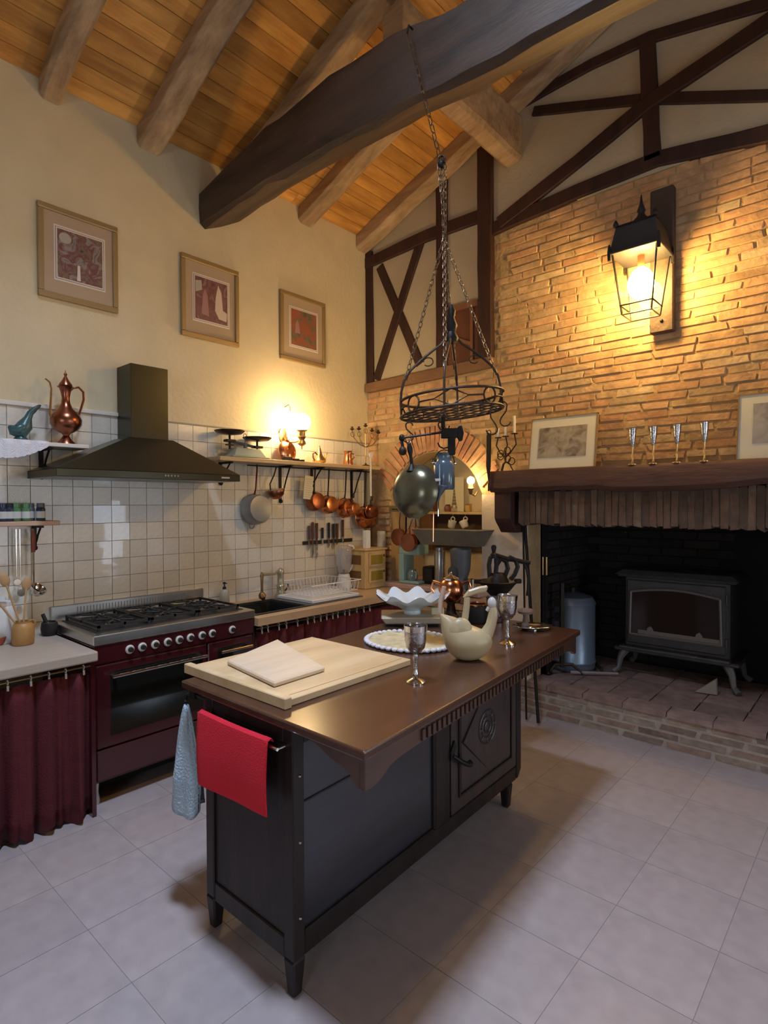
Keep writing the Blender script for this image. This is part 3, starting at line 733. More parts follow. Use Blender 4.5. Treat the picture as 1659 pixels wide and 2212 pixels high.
def dup(t, loc, label=None, rotz=None, scale=None):
    r = t.copy(); C.objects.link(r); r.location = loc
    if label: r['label'] = label
    if rotz is not None: r.rotation_euler = (0, 0, rotz)
    if scale: r.scale = (scale,)*3
    for c_ in list(t.children):
        k = c_.copy(); C.objects.link(k); k.parent = r
        for g_ in c_.children:
            q = g_.copy(); C.objects.link(q); q.parent = k
    return r
f0 = flute(); f0['label'] = 'slender silver goblet on the mantel, leftmost, nearest the landscape print'
for px, nm in ((1412, 'second from the landscape print'), (1463, 'third from the landscape print'), (1522, 'farthest right, nearest the cropped print')):
    dup(f0, (at(px, 1000, 1, 3.69).x, 3.685, MZ), 'slender silver goblet on the mantel, '+nm)
# wrought iron candle holder with three white candles
x, y = at(1092, 1000, 1, 3.72).x, 3.72
t = thing('candelabrum', 'tall wrought-iron candelabrum at the left end of the mantel', 'candle holder', (x, y, MZ))
b = B()
for a in range(3):
    an = a*2.1+.4; b.tube([(x+.055*math.cos(an), y+.05*math.sin(an), MZ+.003), (x+.03*math.cos(an), y+.03*math.sin(an), MZ+.05), (x, y, MZ+.07)], .005, 6)
mk('foot', b, IRONB, t); mk('stem', B().cyl((x, y, MZ+.06), (x, y, MZ+.15), .007), IRONB, t)
tops = []
for k, (px, zt, zb_) in enumerate(((1076, 2.10, 2.035), (1092, 2.11, 2.04), (1111, 2.18, 2.055))):
    q = at(px, 940, 1, y); q.z = zb_; tops.append(q)
    mk('arm', B().tube([(x, y, MZ+.10), (x+(q.x-x)*.6, y-.01, MZ+.13), (q.x+(.015 if q.x > x else -.015), y, MZ+.19), (q.x, y, zb_)], .005, 6), IRONB, t, smooth=True)
    mk('drip_pan', B().lathe([(.024, 0), (.026, .006), (.012, .008)], (q.x, y, zb_-.006), 14), IRONB, t, smooth=True)
for k, q in enumerate(tops):
    tag(mk('candle', B().cyl((q.x, y, q.z), (q.x, y, (2.10, 2.11, 2.18)[k]), .010), CANDLE, smooth=True), ('short white candle at the left of the mantel candelabrum', 'middle white candle of the mantel candelabrum', 'tallest white candle, right on the mantel candelabrum')[k], 'candle', 'candles on the mantel')
b = B()
for k in range(5):
    an = k*1.25; cx_ = x+.02*math.cos(an); b.torus((cx_+.03*math.cos(an), y, MZ+.07+.02*k), .025, .0035, Rx(PI/2), 16, 5)
mk('scrollwork', b, IRONB, t)
# dark bellows hanging at the mantel end
A = at(1048, 945, 1, 3.60)
t = thing('hearth_bellows', 'long dark blade-shaped tool hanging at the left end of the mantel', 'tool', (A.x, 3.62, 1.65))
mk('blade', B().prism([(A.x-.008, 3.63, 2.05), (A.x+.028, 3.63, 2.05), (A.x+.022, 3.63, 1.82), (A.x+.006, 3.63, 1.70), (A.x-.012, 3.63, 1.82)], (0, .012, 0)), IRON, t, bevel=.002)
mk('handle', B().cyl((A.x+.006, 3.636, 1.70), (A.x+.006, 3.636, 1.64), .006), IRON, t)
mk('hanging_loop', B().torus((A.x+.01, 3.636, 2.066), .016, .003, Rx(PI/2), 14, 5), IRON, t)
# ================================================================== WALL LANTERN
t = thing('backboard', 'dark weathered wooden board on the brick wall carrying the lantern', 'board', (-1.08, YB, 2.61))
mk('board', wobble(B().box(-1.155, -1.02, YB-.075, YB-.017, 2.61, 3.50), .004), plain('charred_board', (.055, .035, .025), .8, bump=.8, bscale=25, var=.3), t, bevel=.006)
mk('bolt', B().ball((-1.085, YB-.078, 2.68), .01), IRON, t)
LX, LY = -1.155, 3.66
L = thing('wall_lantern', 'black metal coach lantern with a lit globe bulb on the brick wall', 'lantern', (LX, YB-.075, 3.1))
w0, w1, zl, zh = .084, .155, 2.69, 3.06
def quad(w, z): return [(LX-w, LY-w, z), (LX+w, LY-w, z), (LX+w, LY+w, z), (LX-w, LY+w, z)]
w1b = .128
for k in range(4):
    mk('frame_bar', B().tube([quad(w0, zl)[k], quad(w1b, zh)[k]], .006, 4), BLACKM, L)
    for z_, w_ in ((zl, w0), (zl+.055, w0+.009), (zh, w1b)):
        mk('frame_rail', B().tube([quad(w_, z_)[k], quad(w_, z_)[(k+1) % 4]], .0055, 4), BLACKM if z_ > zl else plain('lantern_brass', (.5, .38, .2), .3, metal=.8), L)
    q = B(); a, c_, d_, e_ = quad(w0, zl)[k], quad(w0, zl)[(k+1) % 4], quad(w1b, zh)[(k+1) % 4], quad(w1b, zh)[k]
    cen = Vector((LX, LY, 2.9)); inn = lambda p: Vector(p)+(cen-Vector(p)).normalized()*.004
    q.hexa([a, c_, d_, e_], [inn(a), inn(c_), inn(d_), inn(e_)])
    # glass
    mk('glass_pane', q, LGLASS, L)
h = B(); h.hexa(quad(.140, zh), quad(.112, zh+.15)); mk('hood', h, BLACKM, L)
mk('hood_rim', B().box(LX-.145, LX+.145, LY-.145, LY+.145, zh-.012, zh+.006), BLACKM, L, bevel=.003)
mk('crown', B().hexa(quad(.118, zh+.15), quad(.105, zh+.165)).lathe([(.06, .165), (.065, .18), (.045, .205), (.025, .225), (.018, .245), (.024, .26), (.010, .30), (.003, .355)], (LX, LY, zh), 12), BLACKM, L, smooth=True)
for k in range(4):
    q = quad(.140, zh)[k]; mk('corner_spike', B().lathe([(.010, -.05), (.013, 0), (.010, .03), (.003, .05)], q, 8), BLACKM, L)
for k in (0, 1, 3):
    q = quad(.112, zh+.155)[k]; mk('crown_finial', B().lathe([(.014, 0), (.017, .015), (.004, .04)], q, 8), BLACKM, L)
mk('wall_bracket', B().box(LX-.02, LX+.04, LY+.10, YB-.075, zh+.10, zh+.17).tube([(LX, LY+.13, zh+.17), (LX+.02, YB-.11, zh+.26), (LX+.02, YB-.09, zh+.10)], .012, 6), BLACKM, L)
mk('socket', B().cyl((LX, LY, zh-.01), (LX, LY, zh-.085), .02), TOMATO, L, smooth=True)
mk('light_bulb', B().lathe([(.018, .055), (.03, .045), (.052, .025), (.074, -.02), (.078, -.055), (.066, -.10), (.04, -.125), (.002, -.137)], (LX, LY, 2.925), 20), BULB, L, smooth=True)
# ================================================================== PICTURES ON THE LEFT WALL
def wallpic(y0, y1, z0, z1, im, label, extra=None):
    t = thing('framed_picture', label, 'picture', (XW, (y0+y1)/2, z0), 'framed pictures on the plastered wall')
    W_, H_ = y1-y0, z1-z0; f = B()
    for a in ((y0, y1, z1-.035, z1), (y0, y1, z0, z0+.035), (y0, y0+.032, z0+.035, z1-.035), (y1-.032, y1, z0+.035, z1-.035)): f.box(XW+.001, XW+.024, *a)
    mk('frame', f, FRAMEG, t, bevel=.006, seg=2)
    mk('mat_board', B().box(XW+.001, XW+.012, y0+.03, y1-.03, z0+.033, z1-.033), MATB, t)
    a, b_, c_, d_ = y0+W_*.22, y1-W_*.20, z0+H_*.24, z1-H_*.22
    mk('white_border', B().box(XW+.008, XW+.0135, a-.014, b_+.014, c_-.016, d_+.016), MATW, t)
    mk('inner_border', B().box(XW+.010, XW+.0145, a-.006, b_+.006, c_-.006, d_+.006), plain('brown_line', (.22, .13, .10), .8), t)
    mk('inner_mat', B().box(XW+.011, XW+.0150, a-.003, b_+.003, c_-.003, d_+.003), MATW, t)
    mk('print', B().box(XW+.012, XW+.0156, a+.004, b_-.004, c_+.004, d_-.004), im, t)
    if extra: extra(t, a, b_, c_, d_)
def fig1(t, a, b_, c_, d_):
    mk('painted_path', B().prism([(XW+.0156, a+(b_-a)*.42, c_+.01), (XW+.0156, a+(b_-a)*.50, c_+.01), (XW+.0156, a+(b_-a)*.49, c_+.10), (XW+.0156, a+(b_-a)*.44, c_+.10)], (.0005, 0, 0)), MATW, t)
    mk('painted_blossom', B().ball((XW+.0156, a+(b_-a)*.18, d_-.05), .035, sq=(.01, 1, .9)), plain('painted_grey', (.40, .36, .30), .5), t)
def fig2(t, a, b_, c_, d_):
    x = XW+.0156; f = lambda u, v: (x, a+(b_-a)*u, c_+(d_-c_)*v)
    mk('painted_figure', B().prism([f(.60, .30), f(.72, .12), f(.95, .10), f(.97, .30), f(.84, .35), f(.80, .75), f(.70, .92), f(.62, .6)], (.0005, 0, 0)), plain('painted_cream', (.58, .48, .38), .5), t)
    mk('painted_figure', B().prism([f(.20, .15), f(.42, .12), f(.38, .60), f(.30, .75), f(.24, .60)], (.0005, 0, 0)), plain('painted_rose', (.34, .17, .17), .5), t)
    mk('painted_blossom', B().prism([f(.03, .62), f(.22, .70), f(.20, .92), f(.03, .88)], (.0005, 0, 0)), MATS['painted_grey'], t)
def fig3(t, a, b_, c_, d_):
    x = XW+.0156; f = lambda u, v: (x, a+(b_-a)*u, c_+(d_-c_)*v)
    mk('painted_figure', B().prism([f(.15, .35), f(.35, .35), f(.30, .62), f(.24, .72), f(.18, .6)], (.0005, 0, 0)), MATS['painted_rose'], t)
wallpic(1.15, 1.60, 2.745, 3.28, picturemat('garden_print', [(.07, .035, .03), (.20, .15, .10), (.16, .05, .05), (.28, .25, .22), (.10, .08, .09)], 15), 'largest gilt-framed garden picture, leftmost of the three on the wall', fig1)
wallpic(2.025, 2.485, 2.71, 3.27, picturemat('rose_print', [(.10, .03, .03), (.22, .10, .10), (.16, .06, .06), (.30, .18, .16)], 12), 'gilt-framed picture with pale figures, middle of the three on the wall', fig2)
wallpic(2.870, 3.350, 2.705, 3.255, picturemat('harbour_print', [(.10, .07, .04), (.16, .13, .08), (.34, .08, .04), (.20, .14, .08)], 12), 'golden framed picture above the lit oil lamp, rightmost of the three', fig3)
# ================================================================== HOOD
HY0, HY1, HXF = 1.085, 2.19, -3.20
t = thing('range_hood', 'dark chimney cooker hood above the burgundy range', 'cooker hood', (XW, 1.66, 1.70))
mk('base', B().box(XW+.009, HXF, HY0, HY1, 1.70, 1.742), HOOD, t, bevel=.003)
CY0, CY1, CX = 1.59, 1.83, -3.455
mk('canopy', B().hexa([(XW+.009, HY0, 1.742), (HXF, HY0, 1.742), (HXF, HY1, 1.742), (XW+.009, HY1, 1.742)], [(XW+.009, CY0-.02, 1.96), (CX+.02, CY0-.02, 1.96), (CX+.02, CY1+.02, 1.96), (XW+.009, CY1+.02, 1.96)]), HOOD, t)
mk('chimney', B().box(XW+.009, CX, CY0, CY1, 1.955, 2.41), HOOD, t, bevel=.002)
for k, px in enumerate((357, 363, 370, 377, 384)):
    q = at(px, 1018, 0, HXF); mk('button', B().cyl((HXF-.002, q.y, 1.722), (HXF+.004, q.y, 1.722), .006, n=10), CHROME, t)
q = at(487, 1028, 0, HXF); mk('badge', B().box(HXF, HXF+.002, q.y-.03, q.y+.03, 1.717, 1.727), STEEL, t)
# ================================================================== SHELVES
def bracket(y, z, par, L=.17, Hh=.16):
    mk('bracket', B().box(XW+.009, XW+.018, y-.012, y+.012, z-Hh, z).box(XW+.009, XW+L, y-.010, y+.010, z-.014, z-.001)
       .tube([(XW+.018, y, z-Hh*.85), (XW+L*.35, y, z-Hh*.7), (XW+L*.55, y, z-Hh*.4), (XW+L*.85, y, z-.012)], .006, 6).ball((XW+.02, y, z-Hh), .016, 8), IRON, par, smooth=False)
ZS = 1.895
t = thing('upper_shelf', 'pale wall shelf left of the hood carrying the copper ewer', 'shelf', (XW, .6, ZS))
mk('board', B().box(XW+.009, -3.45, -.6, 1.345, ZS-.022, ZS), TRIM, t, bevel=.003); bracket(1.155, ZS-.022, t)
t = thing('lower_shelf', 'reddish wood shelf of spice jars low at the left edge', 'shelf', (XW, .6, 1.465))
mk('board', B().box(XW+.009, -3.47, -.6, 1.195, 1.44, 1.465), SHELFP, t, bevel=.003); bracket(1.115, 1.44, t, .14, .13)
ZR = 1.885
t = thing('long_shelf', 'long pale wooden shelf under the oil lamp, copper pans hanging below', 'shelf', (XW, 3.0, ZR))
mk('board', B().box(XW+.009, -3.45, 2.20, 3.84, ZR-.03, ZR), SHELF, t, bevel=.003)
for y in (2.32, 2.86, 3.19, 3.66): bracket(y, ZR-.03, t, .16, .28 if y in (2.86, 3.66) else .15)
mk('hanging_rail', B().cyl((-3.56, 2.50, ZR-.045), (-3.56, 3.83, ZR-.045), .005), IRON, t)
# lace runner on the upper shelf
b = B(); rows = []; n = 40
y0, y1 = .70, 1.135
for lv in range(7):
    row = []
    for k in range(n+1):
        y = y0+(y1-y0)*k/n; u = k/n
        drop = .095*(1-abs(2*((u*1.0) % 1)-1)**2)*.8+.02+.006*abs(math.sin(k*PI/2.5))
        if lv < 3: row.append((-3.62+lv*.085, y, ZS+.002))
        else: row.append((-3.448+.004*math.sin(k*.9), y, ZS+.002-(lv-2)/4*drop))
    rows.append(b.verts(row))
for r0, r1 in zip(rows, rows[1:]):
    for k in range(n): b.face([r0[k], r0[k+1], r1[k+1], r1[k]])
o = mk('lace_runner', b, LACE); sol = o.modifiers.new('s', 'SOLIDIFY'); sol.thickness = .003; sol.offset = 1
tag(o, 'white scalloped lace runner draped over the upper shelf under the teal duck', 'lace cloth')
# teal duck
q = at(40, 940, 0, -3.53); dx, dy = -3.53, q.y+.01
t = thing('duck_figurine', 'teal glazed duck figurine with outstretched neck on the lace-draped shelf', 'figurine', (dx, dy, ZS+.004))
zb = ZS+.005
pts = [(dx, dy-.055, zb+.075), (dx, dy-.035, zb+.055), (dx, dy-.005, zb+.045), (dx, dy+.022, zb+.085), (dx, dy+.036, zb+.125), (dx, dy+.048, zb+.155), (dx, dy+.068, zb+.178)]
mk('body', B().tube(pts, [.008, .030, .044, .038, .020, .016, .015], 14), TEAL, t, smooth=True)
mk('bill', B().tube([(dx, dy+.066, zb+.176), (dx, dy+.092, zb+.198), (dx, dy+.10, zb+.205)], [.013, .009, .003], 10), plain('dark_bill', (.03, .035, .045), .4), t, smooth=True)
mk('base', B().lathe([(.034, 0), (.034, .012), (.02, .03)], (dx, dy, zb-.001), 16), TEAL, t, smooth=True)
mk('wing', B().ball((dx+.036, dy-.012, zb+.06), .03, sq=(.35, 1.1, .7), mat=Rx(.6)), TEAL, t, smooth=True)
# copper ewer
ex, ey = -3.54, at(143, 948, 0, -3.54).y
t = thing('copper_ewer', 'tall engraved copper ewer with long spout and looped handle on upper shelf', 'ewer', (ex, ey, ZS))
prof = [(.052, 0), (.050, .008), (.030, .030), (.016, .052), (.020, .062), (.060, .085), (.080, .115), (.082, .145), (.068, .175), (.038, .205), (.024, .235), (.020, .265), (.026, .300), (.033, .322), (.044, .330), (.034, .335), (.0, .336)]
mk('body', B().lathe(prof, (ex, ey, ZS), 26), COPPERD, t, smooth=True)
mk('lid', B().lathe([(.036, .336), (.034, .345), (.018, .368), (.010, .385), (.005, .392), (.010, .402), (.004, .412), (.002, .425)], (ex, ey, ZS), 16), COPPERD, t, smooth=True)
mk('spout', B().tube([(ex, ey-.066, ZS+.13), (ex, ey-.082, ZS+.17), (ex, ey-.078, ZS+.24), (ex, ey-.074, ZS+.31), (ex, ey-.082, ZS+.345), (ex, ey-.105, ZS+.362)], [.011, .008, .006, .005, .005, .004], 8), BRASSD, t, smooth=True)
mk('handle', B().tube([(ex, ey+.026, ZS+.315), (ex, ey+.040, ZS+.330), (ex, ey+.070, ZS+.338), (ex, ey+.095, ZS+.315), (ex, ey+.097, ZS+.27), (ex, ey+.080, ZS+.21), (ex, ey+.066, ZS+.165)], .0065, 8), COPPERD, t, smooth=True)
# spice jars
for k, (px, nm, m, lid) in enumerate(((6, 'dark blue spice jar, leftmost on the low shelf', NAVYJ, NAVYJ), (20, 'navy spice jar with white label beside the leftmost jar', NAVYJ, BLACKM), (35, 'green-lidded spice jar, left of two, on the low shelf', GREENJ, GREENJ), (56, 'green-lidded spice jar, right of two, on the low shelf', GREENJ, GREENJ), (72, 'clear grey spice jar behind the green-lidded jars', CASTG, CASTG), (88, 'small blue and white spice jar at the right end of the low shelf', NAVYJ, CASTG))):
    q = at(px, 1118, 0, -3.52); xx = -3.52-.05*(k == 4)
    t = thing('spice_jar', nm, 'jar', (xx, q.y, 1.465), 'spice jars on the low shelf')
    mk('glass_body', B().lathe([(.021, 0), (.023, .005), (.023, .065), (.018, .075)], (xx, q.y, 1.466), 16), m, t, smooth=True)
    mk('label', B().lathe([(.0236, .015), (.0236, .052)], (xx, q.y, 1.466), 16), LABELW, t, smooth=True)
    mk('lid', B().lathe([(.020, .074), (.020, .095), (.016, .097)], (xx, q.y, 1.466), 16), lid, t, smooth=True)
# ladle and skimmers under the low shelf
q = at(72, 1200, 0, -3.57); ly = q.y
t = thing('ladle', 'steel ladle with brown wooden grip hanging under the low shelf', 'ladle', (-3.57, ly, 1.08))
mk('shaft', B().tube([(-3.57, ly, 1.42), (-3.57, ly, 1.10)], .006, 8), CHROME, t); mk('grip', B().tube([(-3.57, ly, 1.415), (-3.57, ly, 1.36), (-3.57, ly, 1.29)], [.007, .012, .010], 8), plain('red_brown_grip', (.22, .05, .02), .4), t, smooth=True)
mk('bowl', B().lathe([(.003, -.04), (.03, -.03), (.044, -.008), (.047, .01), (.043, .008), (.03, -.018), (.003, -.028)], (-3.565, ly+.018, 1.085), 20, Rx(-.5) @ Ry(.5)), CHROME, t, smooth=True)
for k, px in enumerate((35, 43)):
    y = at(px, 1200, 0, -3.60).y
    t = thing('skimmer', ('thin bright wire skimmer', 'second thin skimmer')[k]+(' hanging leftmost' if k == 0 else ' hanging nearest the ladle')+' under the low shelf', 'skimmer', (-3.6, y, 1.1), 'utensils under the low shelf')
    mk('shaft', B().tube([(-3.60, y, 1.42), (-3.60, y, 1.16-.06*k)], .004, 6), CHROME, t); mk('disc', B().lathe([(.002, 0), (.018, .003), (.020, .008), (.018, .006)], (-3.59, y, 1.13-.06*k), 16, Ry(PI/2)), CHROME, t, smooth=True)
# ================================================================== LEFT WORKTOP
CZ = .83; CXF = -3.00; CXL = -2.93
t = thing('left_worktop', 'pale worktop left of the range with curtain hung below', 'worktop', (-3.3, .3, 0))
mk('slab', B().box(XW+.009, CXL, -1.0, 1.175, CZ-.05, CZ), COUNTERL, t, bevel=.008, seg=2)
mk('side_panel', B().box(XW+.01, CXL-.03, 1.15, 1.17, 0, CZ-.05), BURG, t)
mk('curtain_rail', B().cyl((CXL-.04, -1.0, CZ-.075), (CXL-.04, 1.15, CZ-.075), .005), BRASSD, t)
def curtain(name, label, y0, y1, z0, z1, x, waves, seed):
    rnd = random.Random(seed); b = B(); n = int((y1-y0)/.008); rows = []
    ph = [rnd.uniform(0, 6) for _ in range(4)]
    for lv in range(9):
        v = lv/8; row = []
        for k in range(n+1):
            y = y0+(y1-y0)*k/n
            amp = .012+.014*v
            dxx = amp*(math.sin(y*waves+ph[0])+.6*math.sin(y*waves*1.73+ph[1]+v*.6)+.3*math.sin(y*waves*3.1+ph[2]))
            zz = z1+(z0-z1)*v + (.014*math.sin(y*waves*.7+ph[3])+.008*math.sin(y*waves*1.9) if lv == 8 else 0)+(.008*abs(math.sin(y*waves*.5))*-1 if lv == 0 else 0)
            row.append((x+dxx, y, zz))
        rows.append(b.verts(row))
    for r0, r1 in zip(rows, rows[1:]):
        for k in range(n): b.face([r0[k], r0[k+1], r1[k+1], r1[k]])
    t = thing(name, label, 'curtain', (x, (y0+y1)/2, z0)); o = mk('cloth', b, BURGF, t, smooth=True)
    sol = o.modifiers.new('s', 'SOLIDIFY'); sol.thickness = .002
    return t
t1 = curtain('cabinet_curtain', 'gathered dark red curtain under the pale left worktop', -1.0, 1.165, .018, .735, CXL-.045, 52, 3)
y = .30
k = 0
while y < 1.14:
    mk('curtain_clip', B().torus((CXL-.040, y, CZ-.075), .010, .0025, Rx(PI/2), 12, 5).cyl((CXL-.036, y, CZ-.088), (CXL-.034, y, CZ-.112), .005), TRIM, t1); y += random.Random(k).uniform(.065, .10); k += 1
# things on the left worktop
q = at(50, 1392, 2, CZ); cx_, cy_ = q.x, q.y
t = thing('utensil_crock', 'ochre stoneware crock of wooden spoons on the left worktop', 'crock', (cx_, cy_, CZ))
mk('pot', B().lathe([(.046, 0), (.050, .006), (.052, .05), (.052, .085), (.044, .105), (.036, .112), (.038, .122), (.032, .120), (.030, .05), (.0, .045)], (cx_, cy_, CZ+.001), 24), CROCK, t, smooth=True)
mk('ear', B().torus((cx_, cy_+.040, CZ+.105), .016, .005, Ry(PI/2), 14, 6), CROCK, t, smooth=True)
for k, (a, l, lab) in enumerate(((-.55, .34, 'long wooden spoon leaning left out of the crock'), (-.25, .30, 'wooden spatula standing in the crock'), (.12, .26, 'short wooden spoon at the right of the crock'))):
    s = thing('wooden_spoon', lab, 'spoon', (cx_, cy_, CZ+.05), 'spoons in the crock')
    tip = Vector((cx_-.02*k, cy_+math.sin(a)*l, CZ+.05+math.cos(a)*l)); base = Vector((cx_, cy_-math.sin(a)*.01, CZ+.055))
    mk('handle', B().tube([base, tip], .005, 8), WOODSP, s, smooth=True)
    mk('bowl', B().ball(tip, .030, 14, sq=(.35, .8, 1.25), mat=Rx(-a)), WOODSP, s, smooth=True)
q = at(107, 1372, 2, CZ)
t = thing('mortar', 'small black pot with angled stick handle beside the range', 'pot', (q.x, q.y, CZ))
mk('pot', B().lathe([(.034, 0), (.040, .01), (.044, .04), (.040, .07), (.034, .075), (.030, .04), (0, .02)], (q.x, q.y, CZ+.001), 18), BLACKM, t, smooth=True)
mk('pestle', B().tube([(q.x, q.y, CZ+.03), (q.x-.01, q.y-.03, CZ+.12)], [.012, .010], 10), BLACKM, t, smooth=True)
q = at(2, 1392, 2, CZ)
t = thing('terracotta_dish', 'small red terracotta dish at the left picture edge', 'dish', (q.x, q.y-.01, CZ)); mk('dish', B().lathe([(.022, 0), (.032, .01), (.038, .04), (.034, .04), (.02, .01), (0, .008)], (q.x, q.y-.01, CZ+.001), 18), TOMATO, t, smooth=True)
q = at(6, 1360, 2, CZ)
t = thing('container', 'large pale cylindrical container at the left end of the worktop', 'container', (-3.50, q.y, CZ)); yy = at(4, 1330, 0, -3.5).y
t.location = (-3.5, yy, CZ); mk('body', B().lathe([(.06, 0), (.065, .01), (.065, .17), (.05, .20)], (-3.5, yy, CZ+.001), 24), WHITEP, t, smooth=True); mk('lid', B().lathe([(.054, .198), (.054, .215), (.02, .222), (.018, .24), (0, .242)], (-3.5, yy, CZ), 20), WHITEP, t, smooth=True)
# ================================================================== RANGE COOKER
RY0, RY1, RXF = 1.19, 2.165, -3.03
R_ = thing('range_cooker', 'wide burgundy range cooker with chrome handles and two ovens', 'cooker', (-3.33, 1.68, 0))
mk('body', B().box(XW+.03, RXF-.015, RY0, RY1, .12, .83), BURG, R_, bevel=.004)
mk('control_panel', B().box(RXF-.02, RXF+.004, RY0, RY1, .735, .835), BURG, R_, bevel=.006)
mk('top_rim', B().box(XW+.03, RXF+.012, RY0-.004, RY1+.004, .835, .885).box(XW+.09, RXF-.05, RY0+.05, RY1-.05, .80, .84), STEEL, R_, bevel=.004)
mk('hob_well', B().box(XW+.08, RXF-.055, RY0+.04, RY1-.04, .884, .8885), BLACKM, R_)
br = B().box(XW+.009, XW+.035, RY0, RY1, .80, .965); mk('back_riser', br, STEEL, R_, bevel=.003)
for k in range(38):
    y = RY0+.14+k*.0185; mk('vent_slot', B().box(XW+.0345, XW+.0365, y, y+.006, .905, .948), plain('slot_grey', (.22, .21, .19), .5, metal=.6), R_)
def lowbox(x0, x1, y0, y1, z0, z1): return B().box(x0, x1, y0, y1, z0, z1)
for gi in range(3):
    ya = RY0+.055+gi*.29; yb_ = ya+.28; g = B(); xa, xb = XW+.095, RXF-.075
    for a in (ya, yb_-.012, (ya+yb_)/2-.006): g.box(xa, xb, a, a+.012, .905, .918)
    for a in (xa, xb-.012, (xa+xb)/2-.006): g.box(a, a+.012, ya, yb_, .905, .918)
    for u in (.27, .73):
        xc = xa+(xb-xa)*u; yc = (ya+yb_)/2
        for an in range(4):
            c_, s_ = math.cos(an*PI/2+PI/4), math.sin(an*PI/2+PI/4); g.tube([(xc+.03*c_, yc+.03*s_, .918), (xc+.10*c_, yc+.10*s_, .916)], .006, 4)
    for p in ((xa, ya), (xb-.012, ya), (xa, yb_-.012), (xb-.012, yb_-.012)): g.box(p[0], p[0]+.012, p[1], p[1]+.012, .888, .906)
    mk('pan_support', g, BLACKM, R_)
    for u in (.27, .73):
        xc = xa+(xb-xa)*u; yc = (ya+yb_)/2
        bu = mk('burner', B().lathe([(.050, .0), (.052, .006), (.042, .012), (0, .012)], (xc, yc, .8885), 20), STEEL, R_, smooth=True)
        mk('burner_cap', B().lathe([(.034, .012), (.036, .020), (.03, .024), (0, .024)], (xc, yc, .8885), 20), BLACKM, bu, smooth=True)
for k, px in enumerate((279, 306, 334, 361, 386, 410, 435, 457, 500)):
    zk = at(px, 1403-(px-279)*.268+2, 0, RXF); y = zk.y; z = .786
    kn = mk('knob', B().lathe([(.022, 0), (.024, .006), (.019, .012), (.0, .012)], (RXF+.004, y, z), 18, Ry(PI/2)), TRIM, R_, smooth=True)
    mk('knob_grip', B().lathe([(.0135, .012), (.0125, .026), (0, .027)], (RXF+.004, y, z), 14, Ry(PI/2)), BLACKM, kn, smooth=True)
def ovendoor(y0, y1, z0, z1, wy0, wy1, wz0, wz1, hz, nm):
    d = mk('oven_door', B().box(RXF-.016, RXF+.004, y0, y1, z0, z1), BURG, R_, bevel=.005, label=nm)
    mk('window', B().box(RXF+.0, RXF+.0065, wy0, wy1, wz0, wz1), plain('oven_glass', (.012, .012, .010), .07, coat=1), d)
    mk('handle', B().cyl((RXF+.05, wy0-.005, hz), (RXF+.05, wy1+.005, hz), .009).box(RXF, RXF+.05, wy0+.01, wy0+.028, hz-.006, hz+.006).box(RXF, RXF+.05, wy1-.028, wy1-.01, hz-.006, hz+.006), BRASS if False else CHROME, d)
ovendoor(RY0+.01, 1.83, .30, .728, 1.27, 1.80, .36, .69, .672, 'larger left burgundy oven door with dark glass')
ovendoor(1.84, RY1-.01, .30, .728, 1.905, 2.115, .38, .69, .672, 'narrow right burgundy oven door')
mk('storage_drawer', B().box(RXF-.016, RXF+.003, RY0+.01, RY1-.01, .135, .292), BURG, R_, bevel=.005)
for y in (RY0+.03, RY1-.03):
    for x in (RXF-.06, XW+.08): mk('foot', B().lathe([(.016, 0), (.020, .02), (.012, .06), (.016, .12)], (x, y, 0), 12), STEEL, R_, smooth=True)
mk('plinth', B().box(RXF-.20, RXF-.18, RY0+.02, RY1-.02, .02, .12), BLACKM, R_)
# ================================================================== RIGHT WORKTOP, SINK
t = thing('right_worktop', 'warm wooden worktop with inset black sink right of the range', 'worktop', (-3.3, 3.0, 0))
sx0, sx1, sy0, sy1 = -3.50, -3.10, 2.24, 2.66
b = B().box(XW+.009, sx0, 2.175, YB-.01, CZ-.05, CZ).box(sx1, CXF, 2.175, YB-.02, CZ-.05, CZ).box(sx0, sx1, 2.175, sy0, CZ-.05, CZ).box(sx0, sx1, sy1, YB-.01, CZ-.05, CZ)
mk('slab', b, COUNTER, t)
mk('front_edge', B().box(CXF, CXF+.004, 2.175, YB-.02, CZ-.05, CZ), COUNTER, t)
mk('support_panel', B().box(XW+.02, CXF-.06, 2.176, 2.192, 0, CZ-.05), plain('dark_panel', (.05, .02, .02), .7), t)
mk('curtain_rail', B().cyl((CXF-.04, 2.19, CZ-.075), (CXF-.04, 3.72, CZ-.075), .005), BRASSD, t)
s = thing('sink', 'black composite sink with drainer set into the right worktop', 'sink', ((sx0+sx1)/2, (sy0+sy1)/2, CZ))
GRAN = plain('black_granite', (.020, .022, .022), .35, bump=.1, bscale=200)
mk('rim', B().box(sx0-.02, sx1+.02, sy0-.02, sy0, CZ, CZ+.008).box(sx0-.02, sx1+.02, sy1, sy1+.02, CZ, CZ+.008).box(sx0-.02, sx0, sy0, sy1, CZ, CZ+.008).box(sx1, sx1+.02, sy0, sy1, CZ, CZ+.008), GRAN, s)
mk('basin', B().box(sx0+.001, sx1-.001, sy0+.001, sy1-.001, CZ-.18, CZ-.17).box(sx0+.001, sx0+.01, sy0+.001, sy1-.001, CZ-.17, CZ).box(sx1-.01, sx1-.001, sy0+.001, sy1-.001, CZ-.17, CZ).box(sx0+.01, sx1-.01, sy0+.001, sy0+.01, CZ-.17, CZ).box(sx0+.01, sx1-.01, sy1-.01, sy1-.001, CZ-.17, CZ), GRAN, s)
mk('drainer', B().box(sx0-.02, sx1+.02, sy1+.02, 3.22, CZ, CZ+.008), plain('grey_granite', (.09, .08, .075), .4), s)
